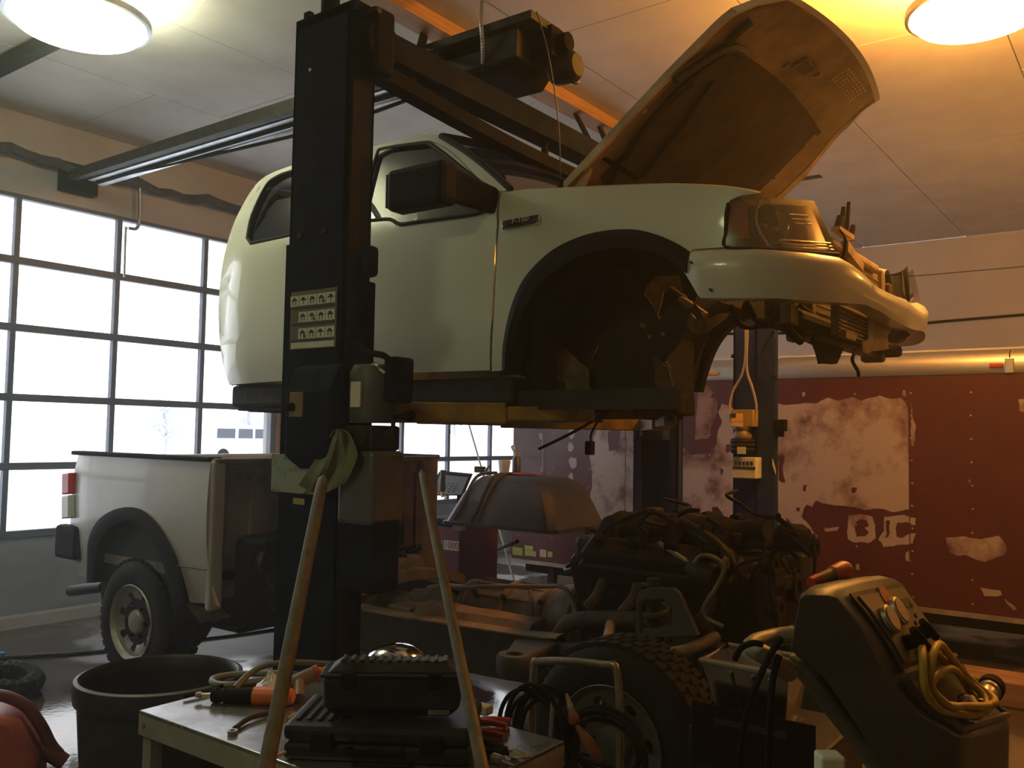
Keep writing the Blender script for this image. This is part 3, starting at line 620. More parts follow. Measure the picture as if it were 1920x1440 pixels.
# ================================================================== lifted pickup cab with front clip
mat('white_paint', (.56, .555, .485), .32, var=.06, scale=1.5, coat=.35)
mat('primer_edge', (.60, .48, .34), .6, col2=(.36, .26, .17), scale=7, bump=.15)
mat('liner', (.010, .009, .009), .8, var=.3, scale=6, bump=.2, bscale=20)
mat('flare', (.012, .013, .016), .75, spec=.1, bump=.05, bscale=90)
mat('under_black', (.014, .012, .011), .75, var=.6, scale=9, bump=.4, bscale=22)
mat('rust', (.10, .05, .025), .75, col2=(.03, .022, .018), scale=9, bump=.4, bscale=24)
mat('hood_under', (.34, .25, .16), .6, col2=(.17, .115, .07), scale=5, bump=.12)
mat('hood_pad', (.075, .048, .030), .9, col2=(.045, .03, .02), scale=6, bump=.35, bscale=30)
mat('core_fins', (.32, .24, .16), .5, metal=.5, var=.5, scale=30, stretch=(1, 1, 5), bump=.4, bscale=70)
glass('tinted', (.10, .11, .12), refl=.07, rough=.02)
glass('screen_glass', (.16, .18, .18), refl=.1, rough=.03)
glass('lamp_lens', (.86, .80, .72), refl=.10, rough=.16, haze=.26, hazecol=(.42, .33, .24))
XC = 4.10; X0 = 3.10
def S(y, z):
    if z < 2.1: x = X0+.07*((2.1-z)/.4)**2
    elif z < 2.63: x = X0+.03*((z-2.1)/.53)**2
    else: x = X0+.03+.36*(z-2.63)+.6*max(0, z-3.02)**2
    x += .05*min(1.3, max(0, (y-4.2)/.22))**2
    if y < 1.38: x += .55*(1.38-y)**2
    return x
def onS(px, py):
    x = X0
    for _ in range(12): p = ax(px, py, x); x = .5*x+.5*S(p.y, p.z)
    return ax(px, py, x)
def yz(lst, dens=None):
    q = [onS(*p) for p in lst]; return [(p.y, p.z) for p in q]
CY = frange(.9, 4.5, .12); CZ = frange(1.75, 3.2, .07)
cab = thing('pickup_cab', 'white pickup cab and front clip raised high on the lift with hood open', 'pickup truck', (4.1, 3.0, 1.7))
def spl2(l, k=4):
    return [(p.x, p.y) for p in spline([(a, b, 0) for a, b in l], k)]
def panel(name, outl, holes, m, solid=.012, far=True, cy=CY, cz=CZ, surf=S, parent=None, smooth=True):
    bm = poly_holes(yz(outl), [yz(h) for h in holes], cy, cz, surf)
    o = obj(name, bm, m, parent or cab, smooth=smooth, solid=solid)
    if far: return o, mirror_bm(o, name, parent or cab, m, XC)
    return o, None
rear_edge = spl2([(432, 722), (421, 690), (413, 630), (412, 560), (420, 490), (436, 430), (455, 388), (478, 350), (500, 331), (545, 313), (610, 297), (680, 281), (740, 266), (799, 254), (826, 256), (843, 266)])
roof_px = spl2([(478, 350), (500, 331), (545, 313), (610, 297), (680, 281), (740, 266), (799, 254), (826, 256)])
apill = [(880, 296), (920, 328), (957, 356)]
doortop = spl2([(938, 362), (905, 341), (852, 289), (817, 268), (790, 266), (735, 277), (708, 290)])
winR = spl2([(465, 447), (474, 405), (500, 350), (521, 332), (547, 322), (620, 302), (690, 287)])+[(670, 352), (655, 414), (547, 441), (472, 457)]
cs, csf = panel('cab_side', rear_edge+apill+doortop+[(664, 420), (661, 705)], [winR], 'white_paint')
winD = spl2([(677, 416), (692, 350), (708, 291), (722, 279), (790, 270), (813, 274), (870, 318), (915, 355), (916, 372), (911, 391), (896, 401), (790, 416), (752, 421), (733, 412), (700, 414)], 3)
drO = [(666, 702), (669, 420)]+[(x, y+2.5) for x, y in doortop[::-1]]+[(935, 368), (933, 420), (928, 500), (923, 600), (920, 694)]
dr, drf = panel('door', drO, [winD], 'white_paint')
def pane(name, px, dx, m, parent, cz=CZ):
    bm = poly_holes(yz(px), [], CY, cz, lambda y, z: S(y, z)+dx); o = obj(name, bm, m, parent, smooth=True); return o
pane('window_glass', winR, .012, 'tinted', cs); pane('window_glass', winD, .012, 'tinted', dr)
for px, par in ((winR, cs), (winD, dr)):
    pts = [onS(*p)+Vector((-.004, 0, 0)) for p in px]; obj('window_seal', tube(B(), pts, .011, 6, 1, closed=True, smooth=False), 'rubber', par)
for px, par in ((winR, csf), (winD, drf)):
    bm = poly_holes(yz(px), [], CY, CZ, lambda y, z: 2*XC-S(y, z)-.012); obj('window_glass', bm, 'tinted', par, smooth=True)
# door crease, handle, dark square recess behind the column
def strip(name, pts, r, m, par, dx=-.004): return obj(name, tube(B(), [onS(*p)+Vector((dx, 0, 0)) for p in pts], r, 6, 2), m, par, smooth=True)
mat('seam_line', (.10, .10, .09), .7)
strip('crease_line', [(425, 651), (480, 646), (533, 641), (660, 632)], .006, 'seam_line', cs, .004); strip('crease_line', [(668, 631), (760, 623), (860, 614), (922, 609)], .006, 'seam_line', dr, .004)
strip('rear_seam', [(437, 724), (426, 690), (420, 630), (420, 560), (427, 490), (443, 430), (462, 390), (488, 350)], .003, 'seam_line', cs, -.002)
def pad(name, px, th, m, par, bev=.008):
    pts = [onS(*p) for p in px]; c = sum(pts, Vector())/len(pts); bm = B(); prism(bm, [p+Vector((.006, 0, 0)) for p in pts], (-th, 0, 0)); return obj(name, bm, m, par, bevel=bev)
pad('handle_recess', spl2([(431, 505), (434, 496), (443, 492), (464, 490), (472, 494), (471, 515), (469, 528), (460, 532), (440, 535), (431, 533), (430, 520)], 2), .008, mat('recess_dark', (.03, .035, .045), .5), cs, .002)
pad('door_handle', spl2([(650, 462), (672, 456), (684, 462), (684, 485), (676, 499), (652, 500)], 3), .05, 'black_plastic', dr)
mr = thing  # (name kept free)
mi = obj('mirror_head', bx((2.84, 2.50, 2.605), (2.96, 2.845, 2.80)), 'black_plastic', dr, bevel=.03)
obj('mirror_arm', loft(B(), [[(2.90, 2.52, 2.62), (2.97, 2.52, 2.62), (2.97, 2.52, 2.78), (2.90, 2.52, 2.78)], [(3.13, 2.42, 2.60), (3.18, 2.45, 2.60), (3.18, 2.45, 2.72), (3.13, 2.42, 2.72)]], close=True, caps=True), 'black_plastic', mi, bevel=.012)
obj('mirror_glass', bx((2.85, 2.845, 2.625), (2.95, 2.849, 2.78)), 'tinted', mi)
# roof
E1 = [onS(*p) for p in roof_px]; rows = []
for p in E1:
    r = []
    for k in range(13):
        t = k/12; r.append((p.x+(2*XC-2*p.x)*t, p.y-.05*math.sin(PI*t)*(1 if p.y < 3.2 else -.3), p.z+.055*math.sin(PI*t)**.8))
    rows.append(r)
obj('roof', loft(B(), rows), 'white_paint', cab, smooth=True, solid=.012)
# rear wall of the cab with back window
re = [onS(*p) for p in rear_edge[:rear_edge.index(roof_px[0])+1]]
zs = [p.z for p in re]; bm = B(); loft(bm, [[(p.x+(2*XC-2*p.x)*t, p.y+.03*math.sin(PI*t), p.z) for t in (0, .08, .16, .5, .84, .92, 1)] for p in re]); obj('cab_back', bm, 'white_paint', cab, smooth=True)
obj('back_window', bx((3.6, 4.33, 2.68), (4.6, 4.345, 3.0), None), 'tinted', cab)
# windscreen
top = onS(*roof_px[-1]); base = onS(957, 356); rows = []
for j in range(9):
    s = j/8; r = []
    for k in range(13):
        t = k/12; xa = top.x+(base.x-top.x)*s; r.append((xa+(2*XC-2*xa)*t, top.y+(base.y-top.y)*s-(.05+.12*s)*math.sin(PI*t), top.z+(base.z-top.z)*s+(.055*(1-s))*math.sin(PI*t)**.8+.02*math.sin(PI*s)))
    rows.append(r)
ws = obj('windscreen', loft(B(), rows), 'screen_glass', cab, smooth=True)
edge = [Vector(r[0])+Vector((-.004, -.006, 0)) for r in rows]; obj('windscreen_seal', tube(B(), edge, .016, 6, 1), 'rubber', ws)
obj('windscreen_seal', tube(B(), [Vector(v)+Vector((0, -.01, .004)) for v in rows[0]], .014, 6, 1), 'rubber', ws)
for q in ((.3, .55), (.62, .8)):
    a = Vector(rows[8][int(q[0]*12)])+Vector((0, -.03, .03)); c = Vector(rows[4][int(q[1]*12)])+Vector((0, -.03, .02)); obj('wiper', tube(B(), [a, (a+c)/2+Vector((0, -.02, 0)), c], .008, 5, 3), 'black_plastic', ws)
# interior: seats and dash, dark behind the tint
obj('dashboard', bx((3.25, 2.30, 2.25), (4.95, 2.55, 2.62)), 'black_plastic', cab, bevel=.04)
for x in (3.35, 4.25): obj('front_seat', loft(B(), [[(x, 3.0, 2.1), (x+.55, 3.0, 2.1), (x+.55, 3.5, 2.1), (x, 3.5, 2.1)], [(x, 3.4, 2.3), (x+.55, 3.4, 2.3), (x+.55, 3.55, 2.3), (x, 3.55, 2.3)], [(x+.08, 3.55, 2.72), (x+.47, 3.55, 2.72), (x+.47, 3.65, 2.72), (x+.08, 3.65, 2.72)]], close=True, caps=True), 'black_plastic', cab, bevel=.03)
obj('steering_wheel', lathe(B(), [(.18, -.012), (.195, 0), (.18, .012), (.165, 0), (.18, -.012)], (4.5, 2.68, 2.55), (0, 1, .5), 24), 'black_plastic', cab, smooth=True)
# cowl and firewall
obj('cowl', loft(B(), [[(3.2, 2.33, 2.665), (5.0, 2.33, 2.665)], [(3.22, 2.16, 2.655), (4.98, 2.16, 2.655)], [(3.22, 2.14, 2.55), (4.98, 2.14, 2.55)]]), 'black_plastic', cab, solid=.01)
obj('firewall', bx((3.25, 2.30, 1.80), (4.95, 2.33, 2.62)), 'under_black', cab)
# ---------------- fender, flare, liner
flO = spl2([(945, 694), (947, 647), (959, 587), (978, 537), (1003, 503), (1040, 470), (1087, 447), (1134, 435), (1181, 432), (1212, 436), (1244, 446), (1275, 461), (1296, 475)], 3)
flI = spl2([(963, 694), (966, 655), (978, 605), (998, 560), (1022, 528), (1056, 500), (1096, 479), (1138, 468), (1181, 465), (1212, 469), (1242, 479), (1270, 495), (1290, 512)], 3)
topE = spl2([(941, 362), (985, 357), (1040, 355), (1120, 351), (1200, 348), (1270, 347), (1340, 350), (1390, 356), (1424, 363)], 3)
fdO = [(924, 696), (927, 600), (932, 500), (937, 420)]+topE+[(1388, 368), (1370, 376), (1361, 392), (1361, 464), (1300, 468)]+flO[::-1]
fd, fdf = panel('fender', fdO, [], 'white_paint', cy=frange(.9, 2.5, .06), cz=frange(1.85, 2.8, .05))
pts = [onS(*p) for p in topE]; rows = []
for p in pts: rows.append([p, p+Vector((.02, 0, .012)), p+Vector((.06, .0, .016)), p+Vector((.11, 0, .004)), p+Vector((.13, 0, -.03))])
ft = obj('fender_top', loft(B(), rows), 'white_paint', fd, smooth=True); mirror_bm(ft, 'fender_top', fdf, 'white_paint', XC)
rows = []
for a, c in zip(flO, flI):
    A = onS(*a); C = onS(*c); M = (A+C)/2; rows.append([A+Vector((.006, 0, 0)), A+Vector((-.012, 0, 0)), M+Vector((-.028, 0, 0)), C+Vector((-.018, 0, 0)), C+Vector((.05, 0, 0))])
fl = obj('wheel_flare', loft(B(), rows), 'flare', cab, smooth=True, solid=.006); mirror_bm(fl, 'wheel_flare', cab, 'flare', XC)
AC = Vector((0, 1.86, 1.90)); rows = []
for i in range(25):
    th = math.radians(-4+i*4.9); r = .52; yv = AC.y+r*math.cos(th); zv = AC.z+r*math.sin(th)*1.02
    rows.append([(X0+.02, yv, zv), (X0+.15, yv, zv+.015), (X0+.3, yv, zv), (X0+.42, AC.y+(yv-AC.y)*.93, AC.z+(zv-AC.z)*.93)])
ln = obj('wheel_liner', loft(B(), rows), 'liner', cab, smooth=True, solid=.006); mirror_bm(ln, 'wheel_liner', cab, 'liner', XC)
# inner apron with ragged openings (towards the empty engine bay)
def flat_x(name, px, holes, x, m, th=.006, par=None, rough=.012):
    def cv(l):
        q = [ax(a, b, x) for a, b in l]; out = []
        for i in range(len(q)):
            a, c = q[i], q[(i+1) % len(q)]; n = max(1, int((c-a).length/.03))
            for k in range(n): p = a.lerp(c, k/n); nn = noise.noise_vector(p*17)*rough; out.append((p.y+nn.y, p.z+nn.z))
        return out
    bm = poly_holes(cv(px), [cv(h) for h in holes])
    for v in bm.verts: v.co.x = x+.025*noise.noise(Vector((v.co.y*6, v.co.z*6, x)))
    return obj(name, bm, m, par or cab, solid=th, smooth=False)
flat_x('inner_apron', [(1000, 735), (1000, 540), (1070, 490), (1180, 470), (1280, 500), (1310, 545), (1300, 575), (1275, 640), (1240, 690), (1225, 740), (1180, 745), (1110, 740)],
       [[(1212, 535), (1232, 516), (1275, 518), (1280, 545), (1300, 565), (1322, 590), (1310, 602), (1282, 572), (1262, 560), (1235, 600), (1222, 575), (1208, 552)], [(1200, 606), (1213, 608), (1208, 616), (1199, 614)], [(1238, 620), (1248, 622), (1244, 628), (1236, 626)], [(1213, 628), (1221, 632), (1216, 640)], [(1112, 668), (1127, 636), (1120, 680), (1108, 690)]], X0+.44, 'liner')
mat('bare_metal', (.50, .36, .22), .5, col2=(.22, .14, .08), scale=8, metal=.2, bump=.3)
flat_x('torn_bracket', [(1208, 552), (1228, 520), (1278, 512), (1285, 545), (1262, 548), (1245, 545), (1232, 598), (1218, 575)], [], X0+.62, 'bare_metal')
flat_x('torn_bracket', [(1262, 560), (1310, 600), (1365, 585), (1360, 600), (1325, 625), (1300, 628), (1282, 590)], [], X0+.66, 'bare_metal')
flat_x('torn_bracket', [(1150, 640), (1205, 640), (1260, 690), (1250, 735), (1100, 740), (1110, 690), (1127, 640)], [], X0+.60, 'rust')
flat_x('torn_bracket', [(1225, 670), (1255, 690), (1262, 740), (1240, 745), (1225, 715)], [], X0+.4, 'rust')
obj('steering_shaft', cyl(B(), ax(1268, 556, X0+.5), ax(1325, 592, X0+.45), .02, .014), 'bare_metal', cab); obj('shaft_boot', cyl(B(), ax(1255, 548, X0+.5), ax(1285, 566, X0+.5), .03, .024), 'rubber', cab)
# mud-splashed rear corner of the well
flat_x('splash_plate', [(1000, 720), (1020, 660), (1060, 650), (1100, 690), (1110, 735), (1010, 738)], [], X0+.36, mat('mud_plate', (.20, .13, .06), .7, col2=(.03, .025, .02), scale=7), rough=.02)
# far inner fender edge facing us
rows = []
for i in range(20):
    th = math.radians(-8+i*4.4); yv = AC.y+.53*math.cos(th); zv = AC.z+.53*math.sin(th); ya = AC.y+.66*math.cos(th)
    rows.append([(2*XC-X0-.03, yv, zv), (2*XC-X0-.25, yv+.02, zv+.02), (2*XC-X0-.30, ya, AC.z+.64*math.sin(th))])
obj('far_inner_fender', loft(B(), rows), 'primer_edge', cab, solid=.006, smooth=True)
# ---------------- underside
def mirror_box(name, a, b, m, **k):
    obj(name, bx(a, b), m, cab, **k); obj(name, bx((2*XC-b[0], a[1], a[2]), (2*XC-a[0], b[1], b[2])), m, cab, **k)
mirror_box('rocker', (X0+.05, 2.33, 1.735), (X0+.22, 4.36, 1.86), 'under_black', bevel=.02)
obj('rocker_lip', bx((X0+.09, 1.56, 1.715), (X0+.14, 4.34, 1.80)), 'under_black', cab); obj('rocker_lip', bx((2*XC-X0-.14, 2.4, 1.715), (2*XC-X0-.09, 4.34, 1.80)), 'under_black', cab)
obj('floor_pan', bx((3.3, 2.3, 1.77), (4.9, 4.36, 1.84)), 'under_black', cab, bevel=.02)
for y in (2.5, 3.1, 3.7, 4.25): obj('floor_crossmember', bx((3.25, y, 1.71), (4.95, y+.09, 1.77)), 'rust', cab, bevel=.01)
mirror_box('apron_rail', (X0+.34, 2.25, 1.74), (X0+.46, 2.35, 1.86), 'under_black', bevel=.02)
flat_x('hanging_seal', [(745, 722), (800, 727), (870, 735), (880, 752), (740, 762)], [], X0+.12, 'rust')
wr = B(); tube(wr, [ax(1010, 842, 3.9), ax(1060, 818, 3.9), ax(1110, 790, 3.9), ax(1140, 762, 3.9)], .008, 6, 5); obj('hanging_rod', wr, 'black_steel', cab)
wr = B(); tube(wr, [ax(1150, 765, 3.85), ax(1125, 785, 3.85), ax(1108, 815, 3.85), ax(1110, 835, 3.85)], .006, 6, 5); hc = obj('hanging_lead', wr, 'black_plastic', cab); obj('connector', bx(ax(1106, 842, 3.85)-Vector((.02, .02, .03)), ax(1106, 838, 3.85)+Vector((.02, .02, .03))), 'black_plastic', hc, bevel=.006)
for px, py in ((1180, 775), (1166, 770)): obj('body_mount', lathe(B(), [(0, 0), (.05, 0), (.06, .03), (.05, .07), (0, .07)], ax(px, py, 4.6)-Vector((0, 0, .03)), n=14), 'dark_steel', cab)
# ---------------- front fascia along its plan curve
PLAN = spline([(3.10, 1.56, 0), (3.10, 1.42, 0), (3.105, 1.30, 0), (3.13, 1.19, 0), (3.21, 1.09, 0), (3.38, 1.005, 0), (3.6, .958, 0), (3.85, .932, 0), (4.10, .924, 0)], 8)
def plan_at_px(px, zz=2.15):
    best = min(PLAN, key=lambda p: abs(prj((p.x, p.y, zz))[0]-px)); return best
TOP = [(1276, 494), (1293, 470), (1330, 466), (1424, 463), (1512, 470), (1570, 479), (1588, 490), (1614, 512), (1632, 532), (1657, 545), (1683, 556), (1700, 560)]
BOT = [(1276, 498), (1300, 533), (1316, 559), (1453, 560), (1548, 567), (1614, 571), (1639, 582), (1668, 600), (1690, 612), (1700, 615)]
def lerp_tab(t, x):
    if x <= t[0][0]: return t[0][1]
    for a, c in zip(t, t[1:]):
        if x <= c[0]: return a[1]+(c[1]-a[1])*(x-a[0])/(c[0]-a[0])
    return t[-1][1]
def nrm2(i):
    a = PLAN[max(0, i-1)]; c = PLAN[min(len(PLAN)-1, i+1)]; d = (c-a).normalized(); return Vector((d.y, -d.x, 0)) if False else Vector((-abs(d.y) if True else 0, -abs(d.x), 0)).normalized()
rows = []
for i, p in enumerate(PLAN):
    px = prj((p.x, p.y, 2.15))[0]
    if px < 1276: continue
    zt = zat(p.x, p.y, lerp_tab(TOP, px)); zb = zat(p.x, p.y, lerp_tab(BOT, px)); n = nrm2(i); h = zt-zb; b_ = min(.034, h*.24)*min(1, max(0, (px-1276)/45)); P = Vector((p.x, p.y, 0))
    rows.append([P-n*.07+Vector((0, 0, zt-.004)), P-n*.012+Vector((0, 0, zt)), P+n*b_*.5+Vector((0, 0, zt-h*.10)), P+n*b_+Vector((0, 0, zt-h*.27)), P+n*b_*.95+Vector((0, 0, zt-h*.5)), P+n*b_*.75+Vector((0, 0, zt-h*.8)), P+n*b_*.6+Vector((0, 0, zb)), P-n*.06+Vector((0, 0, zb+.004))])
full = rows+[[Vector((2*XC-v.x, v.y, v.z)) for v in r] for r in rows[-2::-1]]
fas = obj('bumper_fascia', loft(B(), full), 'white_paint', cab, smooth=True, solid=.006)
for px, py in ((1304, 495), (1340, 546)):
    q = plan_at_px(px); z = zat(q.x, q.y, py); obj('fastener_hole', cyl(B(), (q.x-.03, q.y, z), (q.x-.042, q.y, z), .006, n=8), 'print_black', fas)
# headlights
def onplan(px, py, off=0.):
    PO = [p-nrm2(i)*off for i, p in enumerate(PLAN)]; d = ray(px, py); best = None
    for a, c in zip(PO, PO[1:]):
        den = d.x*(c.y-a.y)-d.y*(c.x-a.x)
        if abs(den) < 1e-9: continue
        t = (a.x*(c.y-a.y)-a.y*(c.x-a.x))/den; q = CP+d*t; L = (c-a).length_squared; s = ((q.x-a.x)*(c.x-a.x)+(q.y-a.y)*(c.y-a.y))/L
        if -.05 <= s <= 1.05 and t > 0 and (best is None or t < best[0]): best = (t, q)
    return best[1] if best else plan_at_px(px)+Vector((0, 0, 2.3))
# one lamp as a height-field over its px rectangle
def hl_grid(name, off, m, par, shrink=0., smooth=True, nx=14, ny=7, f=None, lean=1.):
    rows = []
    for j in range(ny+1):
        v = j/ny; r = []
        for i in range(nx+1):
            u = i/nx
            x0 = 1361+6*(1-v)**6+shrink; x1 = (1527+(1572-1527)*v)-shrink; px = x0+(x1-x0)*u
            yt = 369+8*max(0, 1-u/.16)**2+7*u*u; yb = 463+14*u; py = yt+shrink*.6+(yb-yt-1.2*shrink)*v
            o_ = off+lean*(.02+.05*(1-v))*(1-v)*(.35+.65*u)
            if f: o_ += f(u, v)
            r.append(onplan(px, py, o_))
        rows.append(r)
    return obj(name, loft(B(), rows), m, par, smooth=smooth)
mat('amber', (.70, .17, .025), .3); mat('reflector', (.70, .64, .56), .25, metal=.8); mat('lamp_dark', (.05, .04, .03), .5)
def flip(o, par, m): return mirror_bm(o, o.name.split('.')[0], par, m, XC)
hl = hl_grid('headlight', .09, 'lamp_dark', cab, 1, f=lambda u, v: .05*math.sin(PI*u)); tmp = hl_grid('headlight', .045, 'lamp_dark', cab, 1, lean=0); hlf = flip(tmp, cab, 'lamp_dark'); bpy.data.objects.remove(tmp)
tmp = hl_grid('headlight_lens', -.004, 'lamp_lens', hlf, 0, lean=.25); flip(tmp, hlf, 'lamp_lens'); bpy.data.objects.remove(tmp)
parts = [(hl_grid('headlight_lens', -.006, 'lamp_lens', hl, 0), 'lamp_lens')]
def hl_pt(u, v, off):
    x0 = 1361+6*(1-v)**6; x1 = 1527+45*v; px = x0+(x1-x0)*u; yt = 369+8*max(0, 1-u/.16)**2+7*u*u; yb = 463+14*u; return onplan(px, yt+(yb-yt)*v, off)
bm = B(); loft(bm, [[hl_pt(u, v, .05+.03*(u-.02)*4) for u in (.03, .12, .22)] for v in (.1, .35, .62, .8)]); parts.append((obj('turn_reflector', bm, 'amber', hl, smooth=True, solid=.006), 'amber'))
c = hl_pt(.40, .54, .075); ax_ = Vector((-.6, -.8, 0)); bm = lathe(B(), [(0, -.05), (.035, -.042), (.06, -.012), (.074, .025), (.078, .03)], c, ax_, 24); parts.append((obj('lamp_bowl', bm, 'reflector', hl, smooth=True), 'reflector'))
parts.append((obj('bulb', lathe(B(), [(0, 0), (.02, 0), (.022, .03), (.012, .045), (0, .05)], c-ax_*.045, ax_, 12), 'chrome', hl, smooth=True), 'chrome'))
bm = B(); tube(bm, [hl_pt(.36, .06, .035), hl_pt(.31, .3, .03), hl_pt(.31, .6, .03), hl_pt(.38, .92, .035)], .006, 6, 5); parts.append((obj('lamp_trim', bm, 'chrome', hl, smooth=True), 'chrome'))
for v in (.80, .86, .92): bm = B(); tube(bm, [hl_pt(.5, v, .03), hl_pt(.7, v, .03), hl_pt(.97, v, .03)], .004, 5, 3); parts.append((obj('lamp_trim', bm, 'chrome', hl), 'chrome'))
for v in (.3, .38, .46): bm = B(); tube(bm, [hl_pt(.66+.02*(v-.3)*10, v, .05), hl_pt(.86, v, .05)], .003, 5, 3); parts.append((obj('lamp_trim', bm, 'chrome', hl), 'chrome'))
bm = B(); loft(bm, [[hl_pt(u, v, .08-.03*math.sin(PI*(u-.5)/.45)) for u in (.52, .6, .7, .8, .88, .93)] for v in (.12, .4, .7, .9)]); parts.append((obj('lamp_bowl', bm, 'reflector', hl, smooth=True), 'reflector'))
for o, m_ in parts[4:]: flip(o, hlf, m_)
obj('headlight_gasket', tube(B(), [hl_pt(0, .04, 0), hl_pt(.0, .3, 0), hl_pt(0, .7, 0), hl_pt(.0, .99, 0), hl_pt(.3, 1, 0), hl_pt(.65, 1, 0), hl_pt(1, 1, 0)], .008, 6, 4), 'rubber', hl, smooth=True)
# radiator support, radiator and condenser, latch gear
RY = 1.16
rad = obj('radiator', bx((3.62, RY, 2.02), (4.66, RY+.06, 2.44)), 'core_fins', cab, bevel=.006)
fin = B()
for z in frange(2.04, 2.43, .03): box(fin, (3.64, RY-.006, z), (4.64, RY, z+.008))
obj('radiator_tubes', fin, 'core_fins', rad)
for x in (3.55, 4.65): obj('radiator_tank', bx((x, RY-.02, 2.0), (x+.07, RY+.09, 2.47)), 'hood_under', rad, bevel=.015)
obj('radiator_support', bx((3.80, RY-.03, 2.43), (4.56, RY+.10, 2.47)), 'bare_metal', cab, bevel=.012)
obj('lower_crossmember', bx((3.3, RY-.06, 2.04), (4.9, RY+.08, 2.10)), 'under_black', cab, bevel=.02)
for x in (3.34, 4.80): obj('support_upright', bx((x, RY-.02, 2.06), (x+.07, RY+.1, 2.42)), 'rust', cab, bevel=.01)
for x, h, r in ((3.95, .10, .014), (4.03, .14, .012), (3.90, .05, .02), (4.1, .05, .016)): obj('latch_post', cyl(B(), (x, RY-.02, 2.51), (x+.01, RY-.03, 2.53+h), r, r*.7, 10), 'rust', cab)
obj('hood_latch', bx((3.84, RY-.05, 2.50), (4.05, RY-.01, 2.52)), 'bare_metal', cab); obj('hood_latch', prism(B(), [(3.95, RY-.05, 2.43), (4.2, RY-.05, 2.38), (4.2, RY-.05, 2.42), (3.96, RY-.05, 2.48)], (0, .03, 0)), 'bare_metal', cab)
bm = B(); tube(bm, [(3.84, RY-.05, 2.50), (3.80, RY-.08, 2.46), (3.79, RY-.08, 2.40), (3.82, RY-.05, 2.34)], .006, 5, 5); obj('release_cable', bm, 'black_plastic', cab)
# below the fascia: cooler, deflectors, drooping shield
cool = obj('oil_cooler', bx((3.50, 1.02, 2.015), (4.02, 1.05, 2.128)), 'core_fins', cab)
fin = B()
for z in frange(2.018, 2.125, .016): box(fin, (3.5, 1.012, z), (4.02, 1.02, z+.006))
obj('cooler_fins', fin, 'core_fins', cool)
def flat_y(name, px, y, m, th=.006, rough=.006):
    q = [ay(a, b, y) for a, b in px]; out = []
    for i in range(len(q)):
        a, c = q[i], q[(i+1) % len(q)]; n = max(1, int((c-a).length/.03))
        for k in range(n): p = a.lerp(c, k/n); nn = noise.noise_vector(p*19)*rough; out.append((p.x+nn.x, p.z+nn.z))
    bm = poly_holes(out, [])
    for v in bm.verts: xx = v.co.y; v.co.x = xx; v.co.y = y+.012*noise.noise(Vector((xx*5, v.co.z*5, y)))
    return obj(name, bm, m, cab, solid=th)
flat_y('air_deflector', [(1628, 592), (1655, 600), (1680, 605), (1662, 632), (1664, 655), (1617, 662), (1616, 640), (1628, 636)], 1.0, 'hood_under')
flat_y('air_deflector', [(1622, 575), (1660, 588), (1672, 600), (1630, 590)], 1.02, 'liner')
flat_y('air_deflector', [(1665, 610), (1690, 615), (1722, 620), (1680, 642), (1668, 632)], 1.02, 'liner')
flat_y('splash_shield', [(1450, 590), (1460, 575), (1600, 600), (1615, 640), (1580, 652), (1568, 682), (1535, 682), (1524, 646), (1480, 630)], 1.18, 'under_black')
flat_y('splash_shield', [(1345, 565), (1480, 565), (1500, 620), (1440, 605), (1375, 575)], 1.42, 'under_black')
flat_y('fin_block', [(1578, 620), (1604, 628), (1600, 640), (1578, 634)], 1.0, 'core_fins', .02)
for a in ((1592, 604), (1480, 590)): q = ay(*a, 1.1); obj('bracket', bx(q-Vector((.05, .02, .04)), q+Vector((.05, .02, .04))), 'rust', cab, bevel=.01)
for pts, r in (([(1605, 655), (1598, 675), (1608, 695), (1610, 705)], .008), ([(1500, 575), (1530, 600), (1525, 640)], .012), ([(1400, 570), (1420, 600), (1470, 615), (1500, 640)], .016), ([(1370, 575), (1390, 610), (1440, 610)], .014)):
    obj('drooping_hose', tube(B(), [ay(x, y, 1.12 if x > 1450 else 1.4) for x, y in pts], r, 7, 6), 'black_plastic', cab, smooth=True)
# engine bay clutter over the fender line
obj('brake_booster', lathe(B(), [(0, 0), (.11, 0), (.13, .03), (.13, .07), (.08, .1), (0, .1)], (4.35, 2.28, 2.60), (0, -1, 0), 20), 'black_steel', cab, smooth=True)
obj('washer_tank', bx((3.75, 2.05, 2.55), (3.95, 2.25, 2.70)), mat('tank_white', (.5, .5, .48), .5), cab, bevel=.02)
obj('bay_brace', tube(B(), [(3.9, 1.95, 2.68), (4.3, 1.85, 2.73), (4.75, 1.75, 2.68)], .015, 8, 6), 'black_steel', cab, smooth=True)
